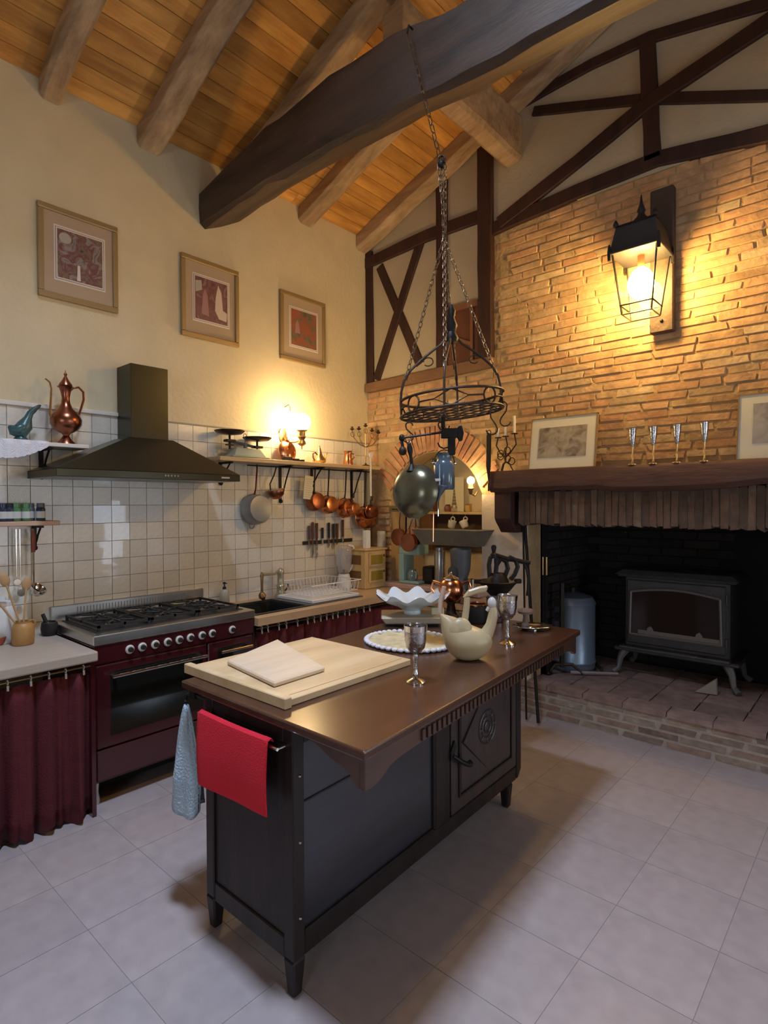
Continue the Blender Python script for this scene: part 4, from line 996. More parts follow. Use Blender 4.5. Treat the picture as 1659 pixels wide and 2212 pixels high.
mk('drain', B().lathe([(.03, 0), (.03, .004), (0, .004)], ((sx0+sx1)/2, (sy0+sy1)/2, CZ-.17), 16), STEEL, s, smooth=True)
t2 = curtain('cabinet_curtain', 'dark red curtain on white clips under the wooden right worktop', 2.20, 3.72, .05, .735, CXF-.045, 46, 5)
for k, px in enumerate((566, 579, 603, 619, 643, 665, 679, 693, 706, 719, 730, 745, 755, 771, 786, 799)):
    y = at(px, 1350, 0, CXF-.035).y
    mk('curtain_clip', B().torus((CXF-.040, y, CZ-.075), .010, .0025, Rx(PI/2), 12, 5).cyl((CXF-.036, y, CZ-.088), (CXF-.034, y, CZ-.112), .005), TRIM, t2)
# tap: swan-neck brass tap and column
q = at(548, 1290, 0, -3.53); y = q.y+.02
t = thing('kitchen_tap', 'old brass wall tap with crooked spout over the black sink', 'tap', (-3.55, y, CZ))
ZC = lambda py, x=-3.55: at(560, py, 0, x).z
yt = at(606, 1230, 0, -3.55).y
mk('column', B().lathe([(.045, 0), (.045, .012), (.034, .03), (.028, .08), (.034, .09), (.026, .10), (.024, .17), (.030, .19), (.028, .205), (.014, .225), (.004, .23)], (-3.55, yt, CZ), 18), plain('pale_brass', (.42, .39, .28), .3, metal=.6), t, smooth=True)
mk('spout', B().tube([(-3.55, yt, CZ+.19), (-3.53, yt-.05, CZ+.205), (-3.50, yt-.10, CZ+.195), (-3.47, y+.05, CZ+.205), (-3.46, y, CZ+.21), (-3.455, y-.004, CZ+.20)], [.012, .011, .010, .010, .011, .012], 10), MATS['pale_brass'], t, smooth=True)
mk('drop_pipe', B().tube([(-3.455, y, CZ+.225), (-3.455, y, CZ+.20), (-3.455, y, CZ+.13), (-3.455, y, CZ+.06)], [.006, .012, .008, .010], 10), BRASSD, t, smooth=True)
mk('spray_head', B().lathe([(.012, .035), (.024, .02), (.028, .0), (.012, -.02), (.012, -.03)], (-3.455, y+.004, CZ+.045), 14, Rx(.4)), BRASSD, t, smooth=True)
mk('lever', B().tube([(-3.55, yt+.02, CZ+.03), (-3.53, yt+.05, CZ+.07), (-3.53, yt+.055, CZ+.10)], [.006, .005, .007], 8), IRON, t, smooth=True)
q = at(486, 1283, 2, CZ); sy = at(484, 1270, 0, -3.585).y
t = thing('soap_dispenser', 'clear soap bottle with black pump behind the hob', 'soap bottle', (-3.58, sy, CZ))
mk('bottle', B().lathe([(.030, 0), (.034, .006), (.034, .09), (.028, .105), (.012, .115)], (-3.58, sy, CZ+.0), 18), plain('milky_soap', (.50, .46, .34), .2, trans=.3), t, smooth=True)
mk('pump', B().lathe([(.012, .115), (.013, .13), (.005, .135), (.005, .15), (.012, .155), (.010, .165), (0, .168)], (-3.58, sy, CZ), 12).tube([(-3.58, sy, CZ+.16), (-3.55, sy, CZ+.158)], .004, 6), BLACKM, t, smooth=True)
# dish rack on a tray
A = at(630, 1282, 2, CZ+.02); t = thing('drip_tray', 'white plastic drip tray on the drainer beside the sink', 'tray', (-3.28, 2.95, CZ+.008))
trp = B().box(-3.50, -3.10, 2.72, 3.20, CZ+.009, CZ+.018)
for a in ((-3.50, -3.49, 2.72, 3.20), (-3.11, -3.10, 2.72, 3.20), (-3.49, -3.11, 2.72, 2.73), (-3.49, -3.11, 3.19, 3.20)): trp.box(*a, CZ+.018, CZ+.032)
mk('tray', trp, WHITE, t, bevel=.003)
t = thing('dish_rack', 'white wire dish rack standing on the drip tray', 'dish rack', (-3.33, 2.98, CZ+.02))
x0, x1, y0, y1, z0, z1 = -3.60, -3.20, 2.80, 3.32, CZ+.034, CZ+.115
rim = B(); rim.tube([(x0, y0, z1), (x1, y0, z1), (x1, y1, z1), (x0, y1, z1)], .005, 6, closed=True).tube([(x0+.02, y0+.02, z0), (x1-.02, y0+.02, z0), (x1-.02, y1-.02, z0), (x0+.02, y1-.02, z0)], .003, 6, closed=True)
mk('rim', rim, WHITE, t); wr = B()
for k in range(15):
    u = y0+.02+(y1-y0-.04)*k/14; wr.tube([(x0, u, z1), (x0+.02, u, z0), (x1-.02, u, z0), (x1, u, z1)], .0026, 4)
for k in range(9):
    u = x0+.02+(x1-x0-.04)*k/8; wr.tube([(u, y0, z1), (u, y0+.02, z0), (u, y1-.02, z0), (u, y1, z1)], .0026, 4)
mk('wire_grid', wr, WHITE, t, kind='stuff')
# smoothie blender
q = at(742, 1252, 2, CZ); bx, by = -3.50, at(743, 1240, 0, -3.50).y
t = thing('blender', 'white kitchen blender with clear domed jug on the worktop', 'blender', (bx, by, CZ))
mk('motor_base', B().lathe([(.070, 0), (.070, .01), (.062, .05), (.050, .115), (.046, .125)], (bx, by, CZ+.001), 4 if False else 24), WHITEP, t, smooth=True)
mk('dial', B().lathe([(.018, 0), (.016, .01), (0, .011)], (bx+.045, by+.012, CZ+.065), 14, Ry(1.35)), CHROME, t, smooth=True)
mk('foot_ring', B().lathe([(.073, 0), (.073, .012), (.06, .012)], (bx, by, CZ), 24), plain('dark_rubber', (.04, .045, .05), .6), t, smooth=True)
mk('jug', B().lathe([(.040, .125), (.052, .16), (.064, .22), (.070, .29), (.067, .34), (.045, .365), (.0, .37)], (bx, by, CZ), 24), SMOKE, t, smooth=True)
mk('handle', B().tube([(bx+.02, by+.03, CZ+.37), (bx+.03, by+.075, CZ+.36), (bx+.035, by+.105, CZ+.31), (bx+.03, by+.10, CZ+.24), (bx+.02, by+.065, CZ+.17), (bx+.01, by+.045, CZ+.14)], .010, 10), WHITEP, t, smooth=True)
mk('blade_unit', B().lathe([(.030, .127), (.030, .135), (.012, .14), (.010, .165), (0, .166)], (bx, by, CZ), 12), BLACKM, t, smooth=True)
# small pine cabinet with amber panels
t = thing('spice_cabinet', 'small pine cabinet with two amber glass drawers beside the blender', 'cabinet', (-3.42, 3.60, CZ))
cx0, cx1, cy0, cy1, cz1 = -3.60, -3.32, 3.50, 3.76, 1.155
mk('case', B().box(cx0, cx1, cy0, cy1, CZ+.001, cz1), RAWWOOD, t, bevel=.004)
for k in range(2):
    za = CZ+.05+k*.135
    d = mk('door', B().box(cx1, cx1+.012, cy0+.04, cy1-.025, za, za+.12), RAWWOOD, t, bevel=.003)
    mk('pane', B().box(cx1+.010, cx1+.0135, cy0+.06, cy1-.05, za+.02, za+.10), AMBER, d); mk('hinge', B().box(cx1+.012, cx1+.016, cy1-.045, cy1-.03, za+.08, za+.10), BRASSD, d)
for k in range(2):
    za = CZ+.05+k*.135
    mk('side_pane', B().box(cx0+.05, cx1-.05, cy0-.003, cy0, za+.02, za+.10), plain('brown_pane', (.16, .08, .02), .25), t)
mk('top_board', B().box(cx0-.005, cx1+.015, cy0-.01, cy1+.01, cz1, cz1+.014), RAWWOOD, t, bevel=.003)
t = thing('carton', 'white upright rectangular carton on top of the pine cabinet', 'carton', (-3.42, 3.56, cz1+.014)); y = at(793, 1170, 0, -3.36).y
mk('carton', B().box(-3.39, -3.34, y-.024, y+.024, cz1+.015, cz1+.17), WHITE, t, bevel=.004)
y = at(826, 1170, 0, -3.40).y
t = thing('rippled_jar', 'small grey white rippled jar on the right of the pine cabinet top', 'jar', (-3.40, y-.012, cz1+.014))
mk('jar', B().lathe([(.036, 0), (.040, .008), (.036, .045), (.039, .055), (.036, .10), (.040, .112), (.036, .14), (.030, .14), (.028, .02), (0, .018)], (-3.40, y-.012, cz1+.015), 20), plain('rippled_glaze', (.50, .48, .44), .3, bump=.5, bscale=60, var=.2), t, smooth=True)
# ================================================================== ON THE LONG SHELF
y = at(540, 985, 0, -3.53).y-.01
t = thing('balance_scale', 'antique pale green balance scale with two dark pans on the long shelf', 'scale', (-3.53, 2.44, ZR))
Y0_, Y1_ = 2.30, 2.62
mk('base', B().box(-3.60, -3.46, Y0_+.01, Y1_, ZR+.002, ZR+.012).hexa([(-3.59, Y0_+.03, ZR+.012), (-3.47, Y0_+.03, ZR+.012), (-3.47, Y1_-.015, ZR+.012), (-3.59, Y1_-.015, ZR+.012)], [(-3.575, Y0_+.06, ZR+.07), (-3.485, Y0_+.06, ZR+.07), (-3.485, Y1_-.06, ZR+.07), (-3.575, Y1_-.06, ZR+.07)]), GREENM, t, bevel=.003)
mk('plinth', B().box(-3.605, -3.455, Y0_, Y1_+.01, ZR+.0, ZR+.004), plain('dark_green_edge', (.08, .07, .05), .5), t)
ym = (Y0_+Y1_)/2
mk('beam', B().tube([(-3.53, Y0_+.035, ZR+.115), (-3.53, ym, ZR+.10), (-3.53, Y1_-.05, ZR+.085)], [.008, .012, .008], 6).cyl((-3.53, ym, ZR+.06), (-3.53, ym, ZR+.11), .012), CASTG, t)
mk('pointer', B().tube([(-3.53, ym, ZR+.10), (-3.53, ym, ZR+.15)], .004, 6).torus((-3.53, ym, ZR+.165), .014, .003, Ry(PI/2)), CASTG, t)
for k, (yy, zz) in enumerate(((Y0_+.03, ZR+.115), (Y1_-.055, ZR+.085))):
    mk('pan_cradle', B().box(-3.555, -3.505, yy-.035, yy+.035, zz-.004, zz+.012).cyl((-3.53, yy, zz-.055), (-3.53, yy, zz+.045), .008).box(-3.54, -3.52, yy-.03, yy+.03, zz-.03, zz-.022), IRON, t)
    mk('weighing_pan', B().lathe([(.03, 0), (.085, .008), (.105, .024), (.107, .03), (.10, .026), (.08, .014), (0, .006)], (-3.53, yy, zz+.045), 26), plain('dark_bronze', (.075, .045, .045), .3, metal=.8), t, smooth=True)
# round copper dish with spike
y = at(617, 970, 0, -3.60).y
t = thing('copper_flask', 'shiny round copper flask standing behind weights on the long shelf', 'flask', (-3.58, y, ZR))
mk('disc', B().lathe([(.0, -.022), (.06, -.018), (.085, -.004), (.085, .006), (.06, .024), (0, .03)], (-3.58, y, ZR+.086), 28, Ry(PI/2-.12)), COPPER, t, smooth=True)
mk('neck', B().lathe([(.016, 0), (.012, .02), (.006, .03)], (-3.575, y-.0, ZR+.168), 12), COPPER, t, smooth=True)
for k, (pa, pb, hh) in enumerate(((612, 630, .030), (632, 645, .020), (650, 656, .016))):
    ya, yb_ = at(pa, 985, 0, -3.48).y, at(pb, 985, 0, -3.48).y
    tag(mk('scale_weight', B().box(-3.50, -3.465, ya, yb_, ZR+.001, ZR+hh), BLACKM, bevel=.003), ('largest black iron scale weight before the copper flask', 'flat black iron scale weight, middle of three', 'smallest black scale weight, right of the copper flask')[k], 'weight', 'iron weights on the long shelf')
# brass moroccan teapot
y = at(690, 998, 0, -3.53).y
t = thing('brass_teapot', 'small brass teapot with conical lid and dark handle on long shelf', 'teapot', (-3.53, y, ZR))
mk('body', B().lathe([(.038, 0), (.050, .008), (.056, .022), (.050, .036), (.030, .06), (.020, .085), (.022, .09), (.0, .091)], (-3.53, y, ZR+.001), 22), BRASS, t, smooth=True)
mk('lid', B().lathe([(.022, .09), (.018, .10), (.011, .125), (.006, .135), (.008, .142), (.003, .155)], (-3.53, y, ZR), 14), BRASS, t, smooth=True)
mk('handle', B().tube([(-3.53, y-.022, ZR+.07), (-3.53, y-.045, ZR+.088), (-3.53, y-.068, ZR+.075), (-3.53, y-.068, ZR+.045), (-3.53, y-.05, ZR+.02)], .006, 8), DARKL, t, smooth=True)
mk('spout', B().tube([(-3.53, y+.045, ZR+.03), (-3.53, y+.065, ZR+.045), (-3.53, y+.072, ZR+.075), (-3.53, y+.088, ZR+.09)], [.010, .008, .006, .005], 8), BRASS, t, smooth=True)
# copper jug
y = at(752, 1003, 0, -3.53).y
t = thing('copper_jug', 'reddish copper tankard with handle right of the brass teapot', 'jug', (-3.53, y, ZR))
mk('body', B().lathe([(.042, 0), (.044, .01), (.036, .055), (.032, .09), (.035, .118), (.038, .122), (.030, .118), (.028, .01), (0, .008)], (-3.53, y, ZR+.001), 20), COPPER, t, smooth=True)
mk('handle', B().tube([(-3.52, y+.030, ZR+.105), (-3.515, y+.055, ZR+.10), (-3.515, y+.058, ZR+.07), (-3.52, y+.035, ZR+.045)], .006, 8), COPPER, t, smooth=True)
# five-armed candelabrum
y = at(790, 1005, 0, -3.52).y; x = -3.52
t = thing('candelabrum', 'thin brass five-armed candelabrum at the right end of the long shelf', 'candle holder', (x, y, ZR))
mk('stem', B().tube([(x, y, ZR+.01), (x, y, ZR+.33)], .004, 8), BRASSD, t); mk('foot', B().lathe([(.045, 0), (.04, .008), (.01, .016), (.005, .03)], (x, y, ZR+.001), 18), IRONB, t, smooth=True)
for k, off in enumerate((-.17, -.085, 0, .085, .17)):
    zt = ZR+.335+(.025 if off == 0 else -.01*abs(off)/.085)
    if off: mk('arm', B().tube([(x, y, ZR+.17), (x, y+off*.45, ZR+.19), (x, y+off*.85, ZR+.24), (x, y+off, zt-.01)], .0035, 6), BRASSD, t, smooth=True)
    mk('scroll', B().torus((x+.002, y+off*.97, zt-.045), .022, .0028, Ry(PI/2), 18, 5), BRASSD, t)
    mk('candle_cup', B().lathe([(.006, -.01), (.020, 0), (.021, .004), (.010, .006), (.011, .022), (.008, .022)], (x, y+off, zt), 12), IRONB, t, smooth=True)
# double oil-lamp sconce
ly, lz, lx = at(652, 912, 0, -3.44).y, at(652, 912, 0, -3.44).z, -3.44
t = thing('oil_lamp_sconce', 'brass wall oil lamp with lit white glass globe above the long shelf', 'wall lamp', (XW, ly, lz))
mk('globe', B().ball((lx, ly, lz), .068, 22), GLOBE, t, smooth=True)
mk('burner', B().lathe([(.045, .0), (.040, -.006), (.026, -.012), (.026, -.045), (.034, -.052), (.018, -.075), (.028, -.09), (.033, -.105), (.020, -.118), (.006, -.124), (.004, -.15)], (lx, ly, lz-.062), 18), BRASS, t, smooth=True)
mk('wall_arm', B().tube([(XW+.012, ly-.03, lz-.10), (-3.57, ly-.02, lz-.15), (-3.50, ly-.01, lz-.15), (lx, ly, lz-.14)], .006, 8), BRASS, t, smooth=True)
mk('wall_plate', B().lathe([(.045, 0), (.045, .008), (.0, .012)], (XW+.009, ly-.03, lz-.09), 18, Ry(PI/2) @ Matrix.Diagonal((1.4, .8, 1)).to_3x3()), BRASSD, t, smooth=True)
mk('wall_hook', B().tube([(XW, ly+.0, lz+.14), (XW+.05, ly+.0, lz+.155), (XW+.07, ly, lz+.13), (XW+.068, ly, lz+.10)], .003, 6), IRON, t, smooth=True)
# white doorbell-like timer and pipe in the corner
q = at(801, 970, 0, -3.44)
t = thing('hanging_ornament', 'white round knob ornament on a strip at the right shelf end', 'ornament', (-3.445, q.y, ZR-.03))
mk('strip', B().box(-3.445, -3.438, q.y-.010, q.y+.010, 1.62, ZR+.075), WHITEP, t, bevel=.002); mk('disc', B().lathe([(.024, 0), (.024, .008), (0, .010)], (-3.442, q.y, ZR+.095), 18, Ry(PI/2)), WHITE, t, smooth=True)
mk('corner_post', B().box(XW+.012, XW+.05, YB-.075, YB-.03, CZ, 1.86), plain('grey_green_paint', (.30, .28, .22), .6), WB)
# ================================================================== HANGING PANS
def pan(py, r, name, label, mat, hmat, ytop_z, cz_, depth=.07, x=-3.55, rim=True, hlen=None, dy=0.0):
    t = thing(name, label, 'pan', (x, py, cz_), 'pans hanging under the long shelf')
    M_ = Ry(PI/2-.10)
    mk('bowl', B().lathe([(r*1.0, -depth*.5), (r*1.03, -depth*.5+.003), (r*.98, depth*.2), (r*.86, depth*.5), (r*.5, depth*.5+.004), (0, depth*.5+.004)], (x, py, cz_), 28, M_), mat, t, smooth=True)
    mk('rim', B().torus((x-depth*.5, py, cz_), r*1.01, .004, Ry(PI/2), 28, 6), mat, t, smooth=True)
    mk('handle', B().tube([(x-depth*.4, py, cz_+r*.95), (x-.02, py+dy*.3, cz_+r+.04), (x, py+dy, ytop_z-.02), (x, py+dy, ytop_z)], [.008, .006, .0075, .008], 6), hmat, t, smooth=True)
    mk('hanging_ring', B().torus((x, py+dy, ytop_z+.006), .009, .0025, Rx(PI/2)), hmat, t)
    return t
zr = ZR-.05
q = at(556, 1100, 0, -3.57)
t = pan(q.y, .112, 'saucepan', 'large grey aluminium saucepan with red handle hanging on the tiles', plain('grey_aluminium', (.26, .27, .28), .35, metal=.6), plain('dark_red_handle', (.14, .012, .014), .3), zr, q.z, .095, x=-3.57)
mk('side_loop', B().torus((-3.60, q.y-.03, q.z-.122), .022, .004, Ry(PI/2)), MATS['grey_aluminium'], t)
q = at(597, 1068, 0, -3.57)
t = thing('copper_strainer', 'small dark copper strainer hanging between saucepan and shelf bracket', 'strainer', (-3.57, q.y, q.z))
mk('bowl', B().lathe([(.066, .025), (.068, .02), (.055, -.02), (.03, -.045), (0, -.05)], (-3.57, q.y, q.z+.012), 22, Rx(.2)), COPPERD, t, smooth=True)
mk('handle', B().tube([(-3.57, q.y-.055, q.z+.03), (-3.57, q.y-.06, q.z+.08), (-3.57, q.y-.02, q.z+.15), (-3.57, q.y-.0, zr)], .006, 6), IRONB, t, smooth=True)
mk('inner_face', B().lathe([(.062, 0), (0, .002)], (-3.57, q.y, q.z+.038), 22, Rx(.2)), BEIGE, t)
q = at(668, 1052, 0, -3.55)
t = thing('hanging_notepad', 'pale ruled notepad hanging from the shelf rail beside copper pans', 'notepad', (-3.55, q.y, q.z))
b = B().box(-.003, .003, -.045, .045, -.10, .09); b.bm.transform(Matrix.Translation((-3.55, q.y-.01, q.z)) @ Matrix.Rotation(-.10, 4, 'X')); mk('pad', b, CREAM, t)
for k in range(9):
    b = B().box(.003, .0036, -.036, .036, -.082+k*.018, -.080+k*.018); b.bm.transform(Matrix.Translation((-3.55, q.y-.01, q.z)) @ Matrix.Rotation(-.10, 4, 'X')); mk('ruled_line', b, plain('line_grey', (.36, .32, .22), .7), t)
mk('string', B().tube([(-3.55, q.y+.0, q.z+.09), (-3.56, q.y+.0, zr)], .002, 5), IRONB, t)
for k, (px, py, r, top, nm, x) in enumerate(((683, 1083, .078, 0, 'copper saucepan hanging nearest the notepad, highest of the row', -3.56), (713, 1090, .075, 0, 'copper saucepan hanging second from the notepad', -3.55), (750, 1097, .084, 0, 'copper saucepan hanging third from the notepad, above the knives', -3.54), (792, 1118, .098, 0, 'largest and lowest copper pan hanging in the corner', -3.53))):
    q = at(px, py, 0, x); pan(q.y, r, 'copper_pan', nm, COPPER if k != 0 else COPPERD, IRONB, zr, q.z, .07+.01*(k > 1), x=x, dy=-.01)
q = at(765, 1100, 0, -3.47); pan(q.y, .058, 'copper_pan', 'small bright copper saucepan hanging in front of the third pan', COPPER, IRONB, q.z+.12, q.z, .06, x=-3.475)
q = at(806, 1105, 0, -3.44); pan(q.y, .060, 'copper_pan', 'small copper pan with pale rim hanging right of the largest pan', COPPERD, IRONB, q.z+.12, q.z, .05, x=-3.45)
# knives on a magnetic strip
A, Bq = at(655, 1174, 0, XW+.02), at(750, 1160, 0, XW+.02)
t = thing('knife_rack', 'black magnetic knife strip fixed to the wall tiles', 'knife rack', (XW, A.y, 1.22)); mk('strip', B().box(XW+.009, XW+.022, A.y, 3.66, 1.215, 1.245), BLACKM, t, bevel=.002)
for k, (px, hz, bl, hm, lab) in enumerate(((668, .11, .10, DARKL, 'brown-handled knife, leftmost on the magnetic strip'), (676, .14, .17, DARKL, 'long knife with dark brown handle, second on the strip'), (685, .13, .18, DARKL, 'broad long-bladed knife, third on the magnetic strip'), (697, .09, .06, BLACKM, 'short black-handled paring knife with low handle'), (711, .13, .09, BLACKM, 'black-handled knife right of the paring knife'), (721, .12, .11, BLACKM, 'slender black-handled knife, middle right of the strip'), (729, .12, .07, DARKL, 'black-handled knife, second from the right end of strip'), (741, .15, .05, DARKL, 'tallest dark-handled knife, rightmost on the strip'))):
    y = at(px, 1170, 0, XW+.03).y; x = XW+.027
    s = thing('kitchen_knife', lab, 'knife', (x, y, 1.23), 'knives on the magnetic strip')
    mk('handle', B().box(x-.006, x+.010, y-.010, y+.010, 1.262, 1.262+hz), hm, s, bevel=.003)
    mk('blade', B().prism([(x-.003, y-.011, 1.262), (x-.003, y+.011, 1.262), (x-.003, y+.012, 1.262-bl*.7), (x-.003, y-.008, 1.262-bl)], (.003, 0, 0)), CHROME, s)
# ================================================================== IN AND AROUND THE NICHE
LZ = .87
t = thing('niche_shelf', 'small dark-backed shelf unit inside the brick arch', 'shelf', (-2.62, NB, 1.30)); 
A, Bq = at(925, 1105, 1, 4.26), at(1028, 1105, 1, 4.26); zs = A.z
x0 = A.x
mk('board', B().box(x0, AX+AR-.003, 4.20, NB-.004, zs-.022, zs), SHELF, t, bevel=.002)
mk('back_panel', B().box(x0+.02, AX+AR-.004, NB-.02, NB-.003, zs-.36, zs-.022), plain('dark_brown_panel', (.08, .045, .02), .7), t)
mk('side_board', B().box(x0-.13, x0+.02, 4.30, NB-.003, zs-.36, zs+.36), plain('brown_door', (.16, .07, .025), .5, bump=.2, bscale=12, var=.2), t)
for k, (px, rot) in enumerate(((976, .25), (1003, -.45))):
    q = at(px, 1133, 1, 4.24); M_ = Ry(rot+PI*0)
    s = thing('mug', ('white mug hanging left under the niche shelf', 'white mug hanging tilted right under the niche shelf')[k], 'mug', q, 'mugs hanging in the niche')
    mk('body', B().lathe([(.0, -.032), (.026, -.032), (.034, -.02), (.037, .035), (.033, .035), (.028, -.02)], q, 18, M_), MUG, s, smooth=True)
    mk('handle', B().torus(q+Vector((.012, 0, .048)), .020, .005, Rx(PI/2), 16, 6), MUG, s, smooth=True)
    mk('cup_hook', B().cyl(q+Vector((.012, 0, .068)), (q.x+.012, q.y, zs-.022), .002), BRASS, s)
q = at(1026, 1138, 1, 4.27)
tag(mk('hanging_plate', B().lathe([(.045, .004), (.05, .0), (.03, -.004), (0, -.004)], (AX+AR-.035, 4.30, q.z), 20, Rx(PI/2)), MUG, smooth=True), 'cream plate standing at the right side of the niche under the shelf', 'plate')
q0, q1 = at(958, 1100, 1, 4.30), at(998, 1030, 1, 4.30)
t = thing('tower_print', 'pale card with a drawing of an iron tower on the niche shelf', 'card', ((q0.x+q1.x)/2, 4.33, zs))
mk('card', B().box(q0.x, q1.x, 4.325, 4.33, zs+.001, q1.z), CREAM, t)
xc, zt = (q0.x+q1.x)/2+.0, q1.z
tw = B(); h_ = q1.z-zs
for k in range(9):
    f0_, f1_ = k/9, (k+1)/9; w0_, w1_ = .030*(1-f0_)**1.6+.002, .030*(1-f1_)**1.6+.002
    z0_, z1_ = zs+.03+f0_*(h_-.05), zs+.03+f1_*(h_-.05)-.003
    if k == 0: tw.prism([(xc-w0_, 4.325, z0_), (xc-w0_*.5, 4.325, z0_), (xc-w1_*.5, 4.325, z1_), (xc-w1_, 4.325, z1_)], (0, -.001, 0)).prism([(xc+w0_, 4.325, z0_), (xc+w0_*.5, 4.325, z0_), (xc+w1_*.5, 4.325, z1_), (xc+w1_, 4.325, z1_)], (0, -.001, 0))
    else: tw.prism([(xc-w0_, 4.325, z0_), (xc+w0_, 4.325, z0_), (xc+w1_, 4.325, z1_), (xc-w1_, 4.325, z1_)], (0, -.001, 0))
mk('drawn_tower', tw, plain('tower_ink', (.20, .15, .08), .8), t)
q = at(966, 1100, 1, 4.24)
t = thing('red_jar', 'reddish-brown lidded jar left of the tower card in the niche', 'jar', (q.x, 4.25, zs)); mk('body', B().lathe([(.028, 0), (.034, .02), (.030, .045), (.022, .055)], (q.x, 4.25, zs+.001), 18), TOMATO if False else plain('brown_red_glaze', (.20, .06, .04), .3), t, smooth=True); mk('lid', B().lathe([(.023, .055), (.02, .064), (0, .066)], (q.x, 4.25, zs), 14), IRONB, t, smooth=True)
q = at(1010, 1095, 1, 4.24)
t = thing('yellow_box', 'small yellow tin at the right end of the niche shelf', 'tin', (q.x, 4.26, zs)); mk('box', B().box(q.x-.025, q.x+.02, 4.24, 4.28, zs+.001, zs+.06), plain('ochre_tin', (.50, .32, .08), .5), t, bevel=.003); mk('lid', B().box(q.x-.027, q.x+.022, 4.238, 4.282, zs+.06, zs+.07), BRASS, t)
# lit lamp beside the niche
q = at(1017, 1038, 1, 3.80)
t = thing('small_wall_lamp', 'small lit wall lamp at the right side of the niche', 'wall lamp', q)
mk('bulb', B().ball(q, .030, 16), BULBS, t, smooth=True)
mk('holder', B().lathe([(.016, -.028), (.022, -.055), (.030, -.062), (.018, -.07), (.014, -.10), (.006, -.11)], q, 14), BRASSD, t, smooth=True)
mk('arm', B().tube([(q.x, q.y, q.z-.10), (q.x+.01, q.y+.04, q.z-.12), (q.x+.01, YB-.015, q.z-.08)], .006, 8), BRASSD, t, smooth=True)
mk('glass_chimney', B().lathe([(.030, -.055), (.034, -.02), (.032, .03)], q, 16), GLASS, t, smooth=True)
# rail with copper pans at the left of the niche
A, Bq = at(842, 1098, 1, 3.86), at(906, 1098, 1, 3.86)
t = thing('pan_rail', 'weathered wooden rail on the wall left of the niche with hanging pans', 'rail', (A.x, YB, A.z)); mk('board', B().box(A.x, Bq.x, 3.845, YB-.012, A.z-.028, A.z+.022), plain('weathered_rail', (.16, .12, .05), .8), t, bevel=.003)
for px in (851, 858, 892, 898, 905):
    q = at(px, 1100, 1, 3.84); mk('peg', B().cyl((q.x, 3.845, A.z-.01), (q.x, 3.815, A.z-.006), .004), IRON, t)
for k, (px, py, r, m, lab, yy) in enumerate(((862, 1160, .072, COPPERD, 'dark copper pan hanging left on the niche rail', 3.79), (897, 1158, .085, COPPER, 'bright copper pan hanging right on the niche rail', 3.80), (884, 1172, .075, COPPERD, 'deep brown pan hanging in front on the niche rail', 3.73))):
    q = at(px, py, 1, yy); s = thing('hanging_pan', lab, 'pan', q, 'pans on the niche rail')
    mk('bowl', B().lathe([(r, .02), (r*1.02, .022), (r*.95, -.02), (r*.8, -.04), (0, -.044)], q, 22, Rx(PI/2-.2) @ Rx(PI) if False else Rx(-PI/2)@Matrix.Diagonal((1, 1, -1)).to_3x3()), m, s, smooth=True)
    mk('handle', B().tube([(q.x, yy+.01, q.z+r*.9), (q.x-.004, yy+.01, q.z+r+.05), (q.x-.006, 3.82, A.z-.012)], [.006, .005, .004], 6), IRONB, s, smooth=True)
# mint coffee maker
q = at(886, 1245, 1, 3.86); x0, x1 = at(864, 1240, 1, 3.80).x, at(907, 1240, 1, 3.80).x; ztop = at(885, 1172, 1, 3.80).z
t = thing('coffee_maker', 'mint green coffee maker with glass carafe on the niche ledge', 'coffee maker', ((x0+x1)/2, 3.83, LZ))
mk('base', B().box(x0, x1, 3.78, 3.93, LZ+.001, LZ+.025), MINT, t, bevel=.006); mk('tank', B().box(x0, x0+.055, 3.78, 3.93, LZ+.025, ztop-.10), MINT, t, bevel=.004)
mk('filter_housing', B().box(x0, x1, 3.78, 3.93, ztop-.105, ztop), MINT, t, bevel=.014, seg=2)
mk('carafe', B().lathe([(.038, 0), (.046, .02), (.044, .06), (.030, .085), (.034, .095)], (x0+.11, 3.835, LZ+.026), 18), plain('carafe_glass', (.22, .28, .27), .05, metal=.3), t, smooth=True); mk('carafe_handle', B().tube([(x0+.15, 3.82, LZ+.105), (x0+.18, 3.80, LZ+.095), (x0+.175, 3.80, LZ+.05)], .006, 6), MINT, t)
x0 = at(909, 1240, 1, 3.86).x; x1 = at(934, 1240, 1, 3.86).x
t = thing('black_toaster', 'black glossy appliance between the coffee maker and steel flask', 'toaster', ((x0+x1)/2, 3.90, LZ)); mk('body', B().box(x0+.012, x1, 3.86, 3.98, LZ+.008, LZ+.15), BLACK, t, bevel=.015, seg=2); mk('base', B().box(x0+.016, x1-.004, 3.865, 3.975, LZ+.001, LZ+.01), BLACKM, t)
q = at(947, 1243, 1, 3.86); zt = at(947, 1183, 1, 3.86).z
t = thing('steel_flask', 'brushed steel flask with dark lid standing on the niche ledge', 'flask', (q.x, 3.88, LZ)); mk('body', B().lathe([(.044, 0), (.046, .005), (.046, zt-LZ-.035), (.040, zt-LZ-.02)], (q.x, 3.88, LZ+.001), 22), STEEL, t, smooth=True); mk('lid', B().lathe([(.042, zt-LZ-.022), (.040, zt-LZ), (.0, zt-LZ+.003)], (q.x, 3.88, LZ), 20), PEWTER, t, smooth=True)
